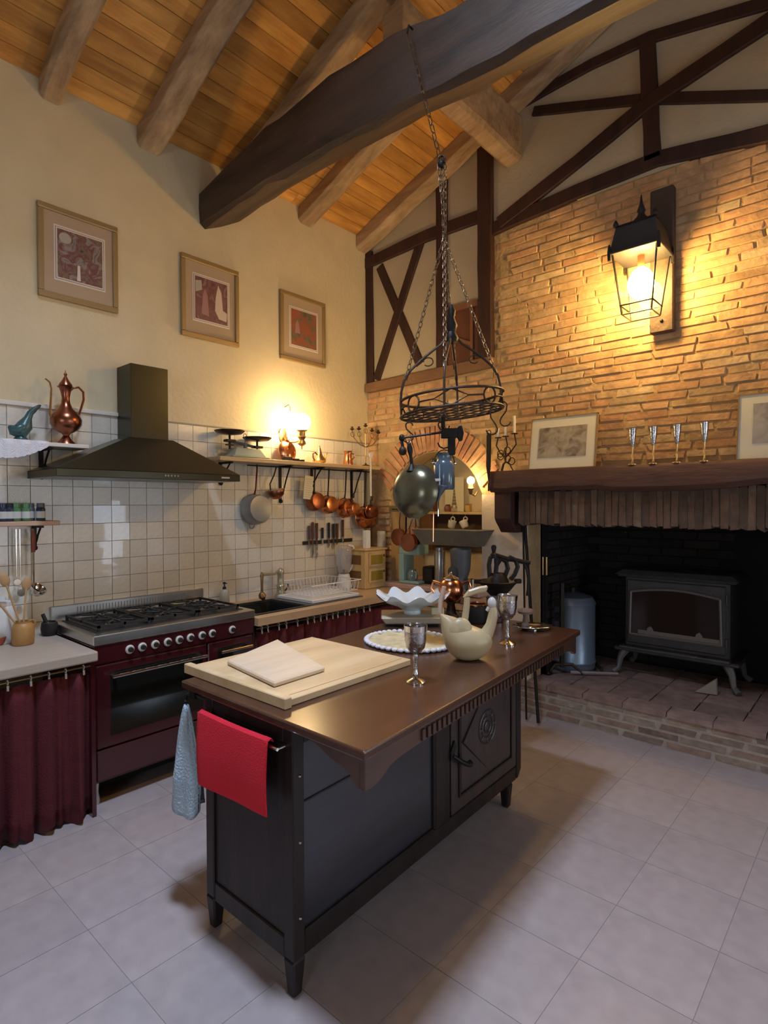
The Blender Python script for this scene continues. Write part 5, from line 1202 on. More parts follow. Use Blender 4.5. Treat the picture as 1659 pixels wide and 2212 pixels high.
# big grocer's scale: grey trough on cast body
yS = 3.74
xa, xb = at(905, 1150, 1, yS).x, at(1052, 1150, 1, yS).x; za = at(980, 1146, 1, yS).z; zb_ = at(980, 1178, 1, yS).z
t = thing('grocers_scale', "large old grey scale with wide trough pan standing before the niche", 'scale', ((xa+xb)/2, yS, LZ))
tr = B(); tr.ringloft([[(xa, yS-.10, za), (xb, yS-.10, za), (xb, yS+.10, za), (xa, yS+.10, za)], [(xa-.005, yS-.105, za+.008), (xb+.005, yS-.105, za+.008), (xb+.005, yS+.105, za+.008), (xa-.005, yS+.105, za+.008)]])
tr.hexa([(xa+.07, yS-.06, zb_), (xb-.06, yS-.06, zb_), (xb-.06, yS+.06, zb_), (xa+.07, yS+.06, zb_)], [(xa, yS-.10, za), (xb, yS-.10, za), (xb, yS+.10, za), (xa, yS+.10, za)])
mk('trough_pan', tr, plain('dull_grey_zinc', (.15, .145, .12), .5, metal=.5, var=.15), t, bevel=.002)
xc = at(992, 1200, 1, yS).x
mk('cast_body', B().lathe([(.075, 0), (.080, .02), (.060, .05), (.055, .10), (.075, .16), (.085, zb_-LZ-.03), (.05, zb_-LZ)], (xc, yS+.02, LZ+.001), 20), CASTG, t, smooth=True)
mk('dial_plate', B().lathe([(.045, 0), (.045, .01), (0, .012)], (xc-.02, yS-.052, LZ+.15), 18, Rx(PI/2)), plain('dial_dark', (.05, .055, .06), .3), t, smooth=True)
mk('base', B().box(xc-.12, xc+.07, yS-.06, yS+.09, LZ+.0005, LZ+.018), plain('pale_blue_grey', (.24, .28, .28), .4), t, bevel=.004)
mk('side_cylinder', B().lathe([(.03, 0), (.03, .10), (0, .105)], (xc+.115, yS-.0, LZ+.001), 16), CHROME, t, smooth=True)
# ================================================================== HANGING POT RACK
U2, V2 = Vector((.748, .664, 0)), Vector((-.664, .748, 0))
RC = Vector((-1.587, 2.278, 0)); RR = .243; ZT_, ZB_ = 2.058, 1.985
def rk(a, r, z):     # point on the slightly tilted rack, a = angle from the rack's own axis
    p = RC+U2*(r*math.cos(a))+V2*(r*math.sin(a)); p.z = z+.09*r*math.cos(a); return p
rack = thing('hanging_pot_rack', 'round wrought-iron pot rack hung on chains above the sideboard', 'pot rack', (RC.x, RC.y, ZB_))
NN = 48
def ringt(r, z, th): return B().tube([rk(2*PI*k/NN, r, z) for k in range(NN)], th, 6, closed=True)
mk('top_ring', ringt(RR, ZT_, .0065), IRONB, rack, smooth=True); mk('bottom_ring', ringt(RR, ZB_, .0065), IRONB, rack, smooth=True)
zm = (ZT_+ZB_)/2; hh = (ZT_-ZB_)/2
for k in range(4):
    a0 = math.radians(-52+90*k)                    # one circle and one lozenge per quarter
    pts = [(a0+.155*math.cos(2*PI*j/16)*1.0, zm+hh*math.sin(2*PI*j/16)) for j in range(16)]
    mk('circle', B().tube([rk(a, RR, z) for a, z in pts], .0045, 6, closed=True), IRONB, rack)
    a1 = a0+math.radians(45)
    mk('lozenge', B().tube([rk(a, RR, z) for a, z in ((a1-.32, zm), (a1, zm+hh), (a1+.32, zm), (a1, zm-hh))], .0045, 6, closed=True), IRONB, rack)
    mk('cross_bar', B().tube([rk(a0+.155+(.785-.32-.155)*j/4, RR, zm) for j in range(5)], .004, 6), IRONB, rack)
    mk('cross_bar', B().tube([rk(a1+.32+(.785-.32-.155)*j/4, RR, zm) for j in range(5)], .004, 6), IRONB, rack)
for k in range(-3, 4):
    c_ = k*.062; h_ = math.sqrt(RR*RR-c_*c_)
    for s in (0, 1):
        an = math.radians(35 if s else 125); d = Vector((math.cos(an), math.sin(an))); n_ = Vector((-d.y, d.x))
        p, q = n_*c_+d*h_, n_*c_-d*h_
        f = lambda v: RC+U2*v.x+V2*v.y+Vector((0, 0, ZB_+.09*v.x-.001*s))
        mk('grid_bar', B().tube([f(p), f(q)], .0035, 6), IRONB, rack)
AA = [math.radians(x) for x in (188, 256, 8, 76)]
for a in AA:
    mk('hoop_arm', B().tube([rk(a, RR, ZB_), rk(a, RR+.003, ZT_), rk(a, RR, 2.10), rk(a, RR-.012, 2.15), rk(a, RR-.045, 2.20), rk(a, RR-.095, 2.245), rk(a, RR-.15, 2.285), rk(a, .05, 2.315), rk(a, .03, 2.34)], .0058, 8), IRONB, rack, smooth=True)
    mk('scroll', B().tube([rk(a, RR-.13+.024*math.cos(th), 2.235+.020*math.sin(th)) for th in [x*.5 for x in range(12)]], .003, 6), IRONB, rack, smooth=True)
mk('crown', B().lathe([(.03, -.02), (.035, 0), (.02, .03), (.03, .06), (.015, .10), (.022, .13), (.006, .16)], (RC.x, RC.y, 2.34), 10), IRON, rack, smooth=True)
def chain(p, q, L=.034, r=.0022, wd=.008):
    p, q = Vector(p), Vector(q); d = q-p; n = max(2, round(d.length/(L*.78))); b = B(); dn = d.normalized()
    s1 = dn.cross(Vector((.3, .9, .1))).normalized(); s2 = dn.cross(s1)
    for k in range(n):
        c = p+d*(k+.5)/n; s = s1 if k % 2 else s2; l = d.length/n*1.28/2
        b.tube([c+dn*(l-wd)*a+s*wd*e+dn*wd*f for a, e, f in ((1, 1, 0), (1, 0, 1), (1, -1, 0), (-1, -1, 0), (-1, 0, -1), (-1, 1, 0))], r, 5, closed=True)
    return b
APX = Vector((-1.617, 2.262, 2.82)); TR = Vector((-1.630, 2.262, 3.175)); TOP = Vector((-1.69, 2.085, 3.74))
CH = plain('old_brass_chain', (.20, .14, .09), .4, metal=.8)
for a in AA: mk('chain', chain(APX, rk(a, RR-.02, 2.155)), CH, rack, kind='stuff')
for off in (-.025, .0, .028): mk('chain', chain(TR+U2*off*.6, APX+U2*off*.2+Vector((0, 0, (.16 if off < 0 else 0)))), CH, rack, kind='stuff')
mk('chain', chain(TR, TOP+Vector((0, 0, -.02)), .045, .0026, .010), CH, rack, kind='stuff')
mk('shackle', B().ball(TR, .020, 12).torus(TR+Vector((0, 0, .02)), .018, .005, Rx(PI/2)), IRON, rack, smooth=True)
mk('ceiling_hook', B().tube([TOP+Vector((0, .035, .02)), TOP+Vector((0, .005, .02)), TOP, TOP+Vector((0, -.005, -.02))], .005, 6), IRON, rack)
def at_d(px, py, depth):
    d = _R*((px-829.5)/F_PX)-_U*((py-1106)/F_PX)+_F; return EYE+d*depth
def shook(px, py, depth, lab, s=1.0, flip=1):
    p = at_d(px, py, depth); pts = []
    for k in range(9): an = PI*k/8; pts.append(p+Vector((0, 0, -.016))+U2*flip*.016*math.cos(an)+Vector((0, 0, .016*math.sin(an))))
    pts = pts[::1]+[p+U2*flip*(-.012)+Vector((0, 0, -.045*s)), p+U2*flip*.01+Vector((0, 0, -.075*s))]
    c = p+Vector((0, 0, -.095*s))-U2*flip*.008
    for k in range(8): an = .6-PI*1.15*k/7; pts.append(c+U2*flip*.026*math.cos(an)+Vector((0, 0, .024*math.sin(an))))
    tag(mk('pot_hook', B().tube(pts, .0034, 6), IRONB, smooth=True), lab, 'hook', 'hooks on the pot rack'); return c
shook(1066, 878, 2.62, 'empty S-shaped iron hook on the rack, inner one of the right pair', 1.1, 1)
shook(1088, 868, 2.82, 'empty S-shaped iron hook at the far right of the pot rack', 1.0, -1)
shook(884, 912, 2.60, 'iron hook at the left of the rack carrying the steelyard and pan', .7, 1)
shook(955, 893, 2.58, 'iron hook in the middle of the rack above the steelyard head', .55, -1)
# steelyard
L0, L1 = at_d(868, 946, 2.58), at_d(985, 930, 2.58)
t = thing('steelyard', 'black iron steelyard balance hanging under the pot rack', 'balance', (L0+L1)/2)
mk('beam', B().tube([L0, L0+(L1-L0)*.6, L1-U2*.02], [.0055, .0055, .008], 6), IRON, t); mk('end_knob', B().ball(L0, .014, 10, sq=(1, 1, 1.2)), IRON, t, smooth=True)
hp_ = at_d(963, 935, 2.58); mk('head', B().box(-.022, .05, -.012, .012, -.025, .02).box(-.022, -.004, -.012, .012, .02, .075).box(.008, .042, -.012, .012, -.10, -.02).warp(lambda v: hp_+U2*v.x+V2*v.y+Vector((0, 0, v.z))), IRON, t, bevel=.004)
mk('fan_plate', B().prism([(.045, 0, -.01), (.062, 0, -.04), (.075, 0, -.035), (.082, 0, 0), (.072, 0, .035), (.058, 0, .03), (.045, 0, .012)], (0, .012, 0)).warp(lambda v: hp_+U2*v.x+V2*v.y+Vector((0, 0, v.z))), IRON, t, bevel=.003)
mk('side_hook', B().tube([hp_+U2*x+Vector((0, 0, z)) for x, z in ((.01, -.065), (-.01, -.07), (-.028, -.062), (-.036, -.045))], .0035, 6), IRON, t, smooth=True)
wq = at_d(870, 974, 2.58)
t = thing('steelyard_weight', 'small round black iron weight hanging from the steelyard end', 'weight', wq); mk('ball', B().ball(wq, .019, 14, sq=(1, 1, 1.1)), IRONB, t, smooth=True); mk('shank', B().tube([wq+Vector((0, 0, .016)), L0+Vector((0, 0, -.012))], [.008, .006], 6), IRON, t)
# dark dished pan with turned handle
pc = at_d(890, 1060, 2.55); ht = at_d(884, 958, 2.55)
t = thing('dished_skimmer_pan', 'large dark olive dished pan with turned handle hanging under the rack', 'pan', pc)
nrm = (-V2*.72-U2*.66+Vector((0, 0, .12))).normalized(); M_ = nrm.to_track_quat('Z', 'Y').to_matrix()
mk('bowl', B().lathe([(.122, -.030), (.124, -.028), (.117, -.006), (.095, .022), (.055, .042), (0, .048)], pc, 32, M_ @ Matrix.Rotation(0, 3, 'Z')), OLIVE, t, smooth=True)
mk('inner_face', B().lathe([(.122, -.030), (.10, -.018), (0, .0)], pc, 32, M_), OLIVE, t, smooth=True)
mk('socket', B().tube([pc+Vector((0, 0, .088)), pc+Vector((0, 0, .118))], [.026, .009], 10), IRON, t, smooth=True)
dv = ht-(pc+Vector((0, 0, .11))); b0 = pc+Vector((0, 0, .11))
mk('handle', B().tube([b0+dv*f for f in (0, .25, .45, .62, .8, .93, 1)], [.007, .008, .007, .012, .0135, .009, .008], 10), IRON, t, smooth=True)
mk('hanging_loop', B().torus(ht+Vector((0, 0, .008)), .008, .002, Rx(PI/2)), CHROME, t)
# milk can
mc = at_d(960, 1022, 2.60)
t = thing('enamel_milk_can', 'blue-grey enamel milk can hanging under the steelyard', 'milk can', mc)
mk('body', B().lathe([(.0, -.075), (.040, -.075), (.046, -.065), (.047, .035), (.036, .052)], mc, 22), BLUEE, t, smooth=True); mk('neck', B().lathe([(.036, .050), (.031, .060), (.033, .085), (.036, .090), (.0, .088)], mc, 20), BLUEE, t, smooth=True)
mk('bail', B().tube([mc+U2*.045*math.cos(a)*(-1)+Vector((0, 0, .05+.055*math.sin(a))) for a in [PI*k/10 for k in range(11)]], .0022, 6), IRON, t, smooth=True)
mk('ear', B().ball(mc-U2*.046+Vector((0, 0, .044)), .009, 8).ball(mc+U2*.046+Vector((0, 0, .044)), .009, 8), CHROME, t, smooth=True)
q = at_d(950, 1062, 2.52)
t = thing('enamel_funnel', 'small blue-grey enamel funnel hanging in front of the milk can', 'funnel', q)
mk('cone', B().lathe([(.030, .03), (.028, .025), (.008, -.02), (.005, -.045)], q, 18, Ry(.25)), BLUEE, t, smooth=True); mk('white_tag', B().box(q.x+.0, q.x+.028, q.y-.035, q.y-.033, q.z+.045, q.z+.056), TRIM, t)
mk('handle', B().tube([q+Vector((0, 0, .03)), q+Vector((0, 0, .12))], .004, 6), BLUEE, t)
# thin spatulas hanging beside the can
for k, (px, lab) in enumerate(((938, 'thin copper-coloured skewer hanging left of the milk can'), (947, 'pair of slim steel skewers hanging below the milk can'))):
    a, c_ = at_d(px, 1045, 2.66), at_d(px-2, 1170, 2.66)
    s = thing('skewer', lab, 'skewer', c_); mk('rod', B().tube([a+Vector((0, 0, .10)), c_ if k == 0 else at_d(px, 1115, 2.66)], .003, 6), COPPER if k == 0 else CHROME, s); mk('eye', B().torus(a+Vector((0, 0, .108)), .008, .002, Rx(PI/2)), IRONB, s)
# ================================================================== SIDEBOARD ISLAND
TZ = .89
isl = thing('sideboard', 'dark antique carved sideboard used as kitchen island with overhanging top', 'sideboard', (-1.65, 1.85, 0))
def shb(v): return Vector((v.x-.045*(v.y-1.12), v.y, v.z))
def sht(v): return Vector((v.x-.092*(v.y-1.10), v.y, v.z))
BX0, BX1, BY0, BY1, BZ = -1.885, -1.385, 1.13, 2.72, .862
def ib(name, b, par=isl, bev=.004, m=ISL, **k): return mk(name, b.warp(shb), m, par, bevel=bev, **k)
mk('top', B().box(-2.00, -1.05, 1.10, 2.91, BZ, TZ).warp(sht), ISLT, isl, bevel=.006, seg=2)
ib('carcass', B().box(BX0+.02, BX1-.025, BY0+.02, BY1-.02, .10, BZ))
for (xa, xb, ya, yb_, nm) in ((BX1-.05, BX1, BY0, BY0+.05, 0), (BX0, BX0+.05, BY0, BY0+.05, 0), (BX1-.05, BX1, BY1-.05, BY1, 0), (BX0, BX0+.05, BY1-.05, BY1, 0)):
    ib('corner_post', B().box(xa, xb, ya, yb_, .12, BZ) if ya < 2 else B().prism([(xa, ya, .12), (xa, yb_-.035, .12), (xa, yb_, .16), (xa, yb_, BZ), (xa, ya, BZ)], (xb-xa, 0, 0)))
    cx_, cy_ = (xa+xb)/2, (ya+yb_)/2-(.10 if ya > 2 else 0)
    ib('leg', B().hexa([(cx_-.018, cy_-.018, 0), (cx_+.018, cy_-.018, 0), (cx_+.018, cy_+.018, 0), (cx_-.018, cy_+.018, 0)], [(cx_-.027, cy_-.027, .12), (cx_+.027, cy_-.027, .12), (cx_+.027, cy_+.027, .12), (cx_-.027, cy_+.027, .12)]), bev=.006)
# end face
ib('top_rail', B().box(BX0+.05, BX1-.05, BY0+.003, BY0+.02, .80, BZ)); ib('bottom_rail', B().box(BX0+.05, BX1-.05, BY0+.003, BY0+.02, .11, .18))
ib('end_panel', B().box(BX0+.05, BX1-.05, BY0+.010, BY0+.02, .18, .80), bev=0)
# front face (towards the fireplace side)
xf = BX1
ib('frieze', B().box(xf-.025, xf-.004, BY0+.05, BY1-.05, .795, BZ), bev=.002)
for k in range(44):
    y = BY0+.08+k*.031
    if y < BY1-.07: ib('dentil', B().box(xf-.005, xf+.004, y, y+.017, .806, .85), bev=0)
ib('bottom_rail', B().box(xf-.025, xf-.004, BY0+.05, BY1-.05, .115, .185)); ib('middle_stile', B().box(xf-.025, xf-.003, 1.925, 2.035, .185, .795))
PANELREFL = wood('blue_reflection_panel', (0.010, 0.011, 0.018), (0.020, 0.021, 0.032), 'Y', 6, .30, bump=.1, coat=.4, rnd=.04)  # bluish window reflection put into the panel's base colour
ib('plain_panel', B().box(xf-.025, xf-.014, BY0+.05, 1.925, .185, .795), bev=0, m=PANELREFL)
ib('panel_crossbar', B().box(xf-.016, xf-.010, BY0+.05, 1.925, .600, .606), bev=0)
ib('panel_moulding', B().box(xf-.018, xf-.002, 1.91, 1.922, .19, .79).box(xf-.018, xf-.002, BY0+.052, 1.91, .187, .197))
dy0, dy1, dz0, dz1 = 2.045, BY1-.055, .19, .79
CARV = wood('carved_door_wood', (0.020, 0.013, 0.012), (0.042, 0.026, 0.024), 'Z', 7, .45, bump=.2, coat=.2, rnd=.04)
dd = ib('door', B().box(xf-.022, xf-.002, dy0, dy1, dz0, dz1), m=CARV)
ib('door_panel', B().box(xf-.003, xf+.002, dy0+.075, dy1-.075, dz0+.085, dz1-.085), dd, .002, m=CARV)
fmb = B()
for a in ((dy0+.055, dy0+.066, dz0+.06, dz1-.06), (dy1-.066, dy1-.055, dz0+.06, dz1-.06), (dy0+.066, dy1-.066, dz0+.06, dz0+.072), (dy0+.066, dy1-.066, dz1-.072, dz1-.06)): fmb.box(xf-.003, xf+.006, *a)
ib('door_moulding', fmb, dd, .002)
yc, zc = (dy0+dy1)/2, (dz0+dz1)/2; dw, dh = (dy1-dy0)/2-.085, (dz1-dz0)/2-.10
ib('carved_lozenge', B().tube([(xf+.004, yc-dw, zc), (xf+.004, yc, zc+dh), (xf+.004, yc+dw, zc), (xf+.004, yc, zc-dh)], .008, 6, closed=True), dd, 0, m=CARV)
for r_, th in ((.078, .005), (.05, .005), (.025, .006)): ib('carved_ring', B().torus((xf+.002, yc, zc), r_, th, Ry(PI/2), 28, 6), dd, 0, m=CARV)
for k in range(8):
    a = k*PI/4; ib('carved_petal', B().ball((xf+.002, yc+.063*math.cos(a), zc+.063*math.sin(a)), .014, 10, sq=(.35, 1.2, .6), mat=Rx(a)), dd, 0, m=CARV, smooth=True)
ib('escutcheon', B().prism([(xf+.0, 2.03, .44), (xf, 2.055, .455), (xf, 2.075, .49), (xf, 2.06, .52), (xf, 2.045, .50), (xf, 2.03, .48)], (.006, 0, 0)), dd, 0, m=IRON)
ib('latch_knob', B().tube([(xf+.004, 2.05, .455), (xf+.03, 2.075, .43), (xf+.034, 2.115, .405), (xf+.030, 2.15, .395)], [.008, .010, .011, .015], 8), dd, 0, m=IRON, smooth=True)
for z in (.70, .49, .25): ib('stud', B().ball((xf+.001, BY0+.028, z), .006, 8), m=CHROME, bev=0)
# apron with pendants under the overhang
def apron(pts3, off, name='apron'): mk(name, B().prism(pts3, off).warp(sht), ISLT if False else wood('apron_wood', (0.040, 0.018, 0.012), (0.085, 0.038, 0.022), 'Y', 5, .35, coat=.4, rnd=.02), isl, bevel=.003)
y = 1.118
apron([(-1.385, y, BZ), (-1.083, y, BZ), (-1.083, y, .770), (-1.090, y, .768), (-1.100, y, .772), (-1.112, y, .782), (-1.125, y, .800), (-1.15, y, .812), (-1.18, y, .816), (-1.22, y, .828), (-1.26, y, .845), (-1.31, y, .855)], (0, .018, 0))
x = -1.083
apron([(x, 1.118, BZ), (x, 2.885, BZ), (x, 2.885, .775), (x, 2.87, .768), (x, 2.855, .772), (x, 2.83, .785), (x, 2.80, .797), (x, 2.75, .806), (x, 2.68, .808), (x, 1.42, .808), (x, 1.34, .806), (x, 1.28, .803), (x, 1.24, .797), (x, 1.215, .785), (x, 1.185, .772), (x, 1.15, .766), (x, 1.118, .770)], (.018, 0, 0))
dn_ = wood('apron_wood', (0,0,0), (0,0,0))
for k in range(42):
    y = 1.40+k*.031; mk('dentil', B().box(-1.066, -1.058, y, y+.017, .815, .850).warp(sht), dn_, isl)
# towel rail and red towel
t = thing('towel_rail', 'thin metal towel rail screwed to the sideboard end', 'towel rail', (-1.7, 1.10, .79))
mk('bar', B().cyl((-1.86, 1.088, .804), (-1.405, 1.088, .800), .005).cyl((-1.41, 1.088, .800), (-1.41, 1.131, .800), .005).cyl((-1.855, 1.088, .804), (-1.855, 1.131, .804), .005), CHROME, t)
def cloth(name, cols, mat, fn, label, cat, nu=24, nv=20, th=.004):
    b = B(); rows = [b.verts([fn(u/nu, v/nv) for u in range(nu+1)]) for v in range(nv+1)]
    for r0, r1 in zip(rows, rows[1:]):
        for k in range(nu): b.face([r0[k], r0[k+1], r1[k+1], r1[k]])
    o = mk(name, b, mat, smooth=True); s = o.modifiers.new('s', 'SOLIDIFY'); s.thickness = th; s.offset = 0
    return tag(o, label, cat)
def redfn(u, v):
    x = -1.842+.402*u+.004*v; s = v
    sag = .008*math.sin(u*PI)
    top = .820+.004*u-sag*.5
    if s < .12: a = (s/.12)*PI; return (x, 1.088+.012*math.cos(a), top-.012+.012*math.sin(a))
    if False: pass
    d = (s-.12)/.88; return (x+.006*math.sin(u*9+d*2)*d*.6, 1.076-.006*math.sin(d*PI)-.004*math.sin(u*7+1)*d, top-.012-d*(.236-.02*(u-.5)))
cloth('red_towel', None, RED, redfn, 'bright red folded towel hanging over the sideboard towel rail', 'towel')
def redback(u, v): x = -1.895+.395*u; return (x, 1.102+.002*math.sin(u*8), .795-v*.20)
# pale blue towel on hook
h0 = at(405, 1500, 1, 1.15)
t = thing('towel_hook', 'small dark iron hook at the back corner of the sideboard end', 'hook', h0); mk('hook', B().tube([(BX0+.0, 1.15, h0.z+.01), (h0.x+.03, 1.148, h0.z+.012), (h0.x, 1.148, h0.z), (h0.x-.006, 1.146, h0.z-.02), (h0.x+.005, 1.14, h0.z-.028)], .006, 8), IRON, t, smooth=True); mk('plate', B().box(h0.x+.03, h0.x+.07, 1.14, 1.16, h0.z-.0, h0.z+.03), IRON, t)
t0, t1_ = at(403, 1522, 1, 1.14), at(402, 1745, 1, 1.14)
def bluefn(u, v):
    a = 2*PI*u; w = .010+.060*min(1, v*1.5)**.8+.010*v; zz = t0.z+(t1_.z-t0.z)*v
    k = 1+.16*math.sin(a*4+v*3)+.08*math.sin(a*7)
    edge = (.018*math.sin(a*2)*(v > .93))
    return (t0.x+(t1_.x-t0.x)*v+w*k*math.cos(a)+.01*v, 1.14+w*.55*k*math.sin(a), zz+edge+.05*max(0, v-.86)*math.cos(a)*4*.5)
cloth('blue_towel', None, TOWEL, bluefn, 'pale blue textured dish towel hanging bunched from the corner hook', 'towel', 40, 24, .003)
# boards on the top
t = thing('worktop_board', 'large wooden pastry board with front lip lying over the sideboard end', 'cutting board', (-1.78, 1.48, TZ))
def bw(v): return Vector((v.x-.01*(v.y-1.15), v.y, v.z))
mk('board', B().box(-2.072, -1.465, 1.185, 1.820, TZ+.001, TZ+.026).warp(bw), BOARD, t, bevel=.003)
mk('front_lip', B().box(-2.077, -1.452, 1.155, 1.185, TZ+.001, TZ+.038).warp(bw), BOARD, t, bevel=.003)
mk('groove', B().box(-1.50, -1.497, 1.21, 1.80, TZ+.0258, TZ+.0266).warp(bw), plain('groove_shadow', (.34, .20, .10), .7), t)
a, b_, c_, d_ = [at(*p, 2, TZ+.045) for p in ((490, 1425), (590, 1380), (702, 1438), (592, 1470))]
a, b_, c_, d_ = Vector((-2.00, 1.33, 0)), Vector((-2.06, 1.66, 0)), Vector((-1.63, 1.52, 0)), Vector((-1.60, 1.22, 0))
a, b_, c_, d_ = [at(*p, 2, TZ+.046) for p in ((490, 1426), (600, 1380), (702, 1440), (592, 1474))]
sb = B(); lo = [Vector((p.x, p.y, TZ+.027)) for p in (a, d_, c_, b_)]; hi = [Vector((p.x, p.y, TZ+.046)) for p in (a, d_, c_, b_)]; sb.hexa(lo, hi)
tag(mk('small_board', sb, BOARD2, bevel=.005), 'small pale square chopping board lying on the large pastry board', 'cutting board')
# goblets
q = at(898, 1474, 2, TZ); g = thing('wine_goblet', 'engraved silver wine goblet at the front of the sideboard top', 'goblet', (q.x, q.y, TZ), 'silver wine goblets on the sideboard')
mk('bowl', B().lathe([(.006, .105), (.020, .112), (.034, .130), (.040, .158), (.041, .190), (.043, .212), (.041, .212), (.038, .160), (.018, .122)], (q.x, q.y, TZ), 26), SILVER, g, smooth=True)
mk('rim_band', B().lathe([(.0425, .192), (.0445, .213), (.043, .213), (.041, .192)], (q.x, q.y, TZ), 26), CHROME, g, smooth=True)
mk('stem', B().lathe([(.012, .01), (.008, .022), (.012, .032), (.007, .045), (.009, .06), (.006, .075), (.010, .09), (.007, .105)], (q.x, q.y, TZ), 14), SILVER, g, smooth=True)
mk('foot', B().lathe([(.036, 0), (.036, .004), (.026, .010), (.012, .016), (.008, .024)], (q.x, q.y, TZ+.0005), 22), CHROME, g, smooth=True)
q = at(1096, 1391, 2, TZ); dup(g, (q.x, q.y, TZ), 'engraved silver wine goblet beside the beige ceramic swan, farther back', scale=1.08)
# pewter mug behind
q = at(1086, 1345, 2, TZ)
t = thing('pewter_tankard', 'dull pewter tankard behind the farther silver goblet', 'tankard', (q.x-.05, q.y, TZ)); mk('body', B().lathe([(.045, 0), (.048, .006), (.046, .10), (.049, .135), (.044, .135), (.042, .02), (0, .015)], (q.x-.05, q.y, TZ+.001), 22), PEWTER, t, smooth=True); mk('handle', B().tube([(q.x-.01, q.y-.02, TZ+.11), (q.x+.022, q.y-.03, TZ+.10), (q.x+.024, q.y-.03, TZ+.05), (q.x-.008, q.y-.02, TZ+.03)], .006, 8), PEWTER, t, smooth=True)
# swan: beige ceramic
q = at(1003, 1428, 2, TZ); sx, sy = q.x-.012, q.y+.03; O = Vector((sx, sy, TZ))
def sp(u, z, v=0): return O+U2*u+V2*v+Vector((0, 0, z))
t = thing('ceramic_swan', 'beige glazed ceramic swan basket with upright handle on the sideboard top', 'ceramic swan', O)
b = B(); rings = []
for (zc_, ua, ub, wv) in ((.0015, -.025, .04, .03), (.008, -.045, .062, .048), (.025, -.066, .088, .066), (.05, -.085, .104, .078), (.08, -.096, .112, .082), (.105, -.100, .106, .076), (.122, -.103, .080, .066), (.140, -.105, .035, .050), (.160, -.107, -.005, .036), (.178, -.109, -.045, .020), (.192, -.110, -.095, .005)):
    rings.append([sp((ua+ub)/2+(ub-ua)/2*math.cos(2*PI*k/28), zc_, wv*math.sin(2*PI*k/28)) for k in range(28)])
b.ringloft(rings); mk('body', b, CERAM, t, smooth=True)
mk('wing', B().ball(sp(-.030, .125, -.030), .062, 18, sq=(.85, .5, .95), mat=Rz(.73) @ Ry(.35)), CERAM, t, smooth=True)
mk('breast', B().ball(sp(.055, .072), .062, 18, sq=(.9, 1.0, .80)), CERAM, t, smooth=True)
mk('neck', B().tube([sp(.070, .085), sp(.092, .115), sp(.106, .145), sp(.114, .18), sp(.116, .205), sp(.112, .228)], [.034, .027, .022, .021, .019, .015], 14), CERAM, t, smooth=True)
mk('head', B().ball(sp(.111, .238), .019, 14, sq=(1, 1, 1.35)).tube([sp(.100, .218), sp(.088, .205)], [.011, .006], 10), CERAMP, t, smooth=True)
mk('handle', B().tube([sp(-.010, .115), sp(-.004, .17), sp(.004, .225), sp(.006, .262)], [.016, .0145, .0135, .0125], 12), CERAM, t, smooth=True)
mk('handle_leaf', B().prism([sp(-.014, .258), sp(.006, .262), sp(.05, .278), sp(.090, .285), sp(.096, .312), sp(.055, .306), sp(.012, .292)], V2*.022), CERAM, t, bevel=.006)
mk('handle', B().tube([sp(-.105, .185, .05), sp(-.10, .24, .06), sp(-.085, .30, .06)], [.010, .011, .010], 10), plain('pinkish_ceramic', (.48, .34, .26), .4), t, smooth=True)
# lace doily
def bluedoily(): pass
dc = at(885, 1388, 2, TZ); b = B(); n = 64
cc = b.bm.verts.new((dc.x, dc.y, TZ+.004)); prev = [cc]*n; ringv = []
for j, r in enumerate((.05, .10, .14, .165, .185)):
    row = []
    for k in range(n):
        a = 2*PI*k/n; rr = r+(.010*abs(math.sin(a*12)) if j == 4 else 0)
        row.append(b.bm.verts.new((dc.x+rr*math.cos(a)*1.15, dc.y+rr*math.sin(a), TZ+.003+(.004+.006*math.sin(a*12) if j > 2 else 0)+(.003 if j == 4 else 0))))
    ringv.append(row)
for k in range(n): b.face([cc, ringv[0][k], ringv[0][(k+1) % n]])
for r0, r1 in zip(ringv, ringv[1:]):
    for k in range(n): b.face([r0[k], r1[k], r1[(k+1) % n], r0[(k+1) % n]])
t = thing('lace_doily', 'round cream lace doily with white frilled edge behind the front goblet', 'doily', (dc.x, dc.y, TZ))
o = mk('centre', b, plain('cream_lace', (.58, .50, .30), .9, bump=.6, bscale=120, var=.2), t); s = o.modifiers.new('s', 'SOLIDIFY'); s.thickness = .002; s.offset = 1
fr2 = B()
for k in range(44):
    a = 2*PI*k/44; fr2.ball((dc.x+.190*1.15*math.cos(a), dc.y+.190*math.sin(a), TZ+.011), .0145, 8, sq=(1, 1, .65))
mk('frill', fr2, LACE, t, smooth=True, kind='stuff')
# milk glass bowl on a beige box
q = at(885, 1350, 2, TZ); bx_, by_ = q.x-.03, q.y+.06
t = thing('cake_stand', 'flat cream tapered stand under the white ruffled bowl', 'stand', (bx_, by_, TZ))
bb = B(); wv_ = lambda r0, z: [O2+U2*(r0*cx)+V2*(r0*.7*cy)+Vector((0, 0, z)) for cx, cy in ((-1, -1), (1, -1), (1, 1), (-1, 1))]
O2 = Vector((bx_, by_, TZ)); bb.hexa(wv_(.15, .012), wv_(.205, .055) if False else wv_(.175, .05)); mk('tray', bb, BEIGE, t, bevel=.006); mk('dark_foot', B().hexa(wv_(.135, .001), wv_(.14, .012)), BLACKM, t)
t = thing('ruffled_bowl', 'large milky-blue glass bowl with ruffled rim on a cream stand', 'bowl', (bx_, by_, TZ+.05))
cz0 = TZ+.051
def ruf(r, z, a):
    f = max(0, (z-.05)/.05); return r+.012*f*math.cos(a*9), z+.016*f*math.cos(a*9)
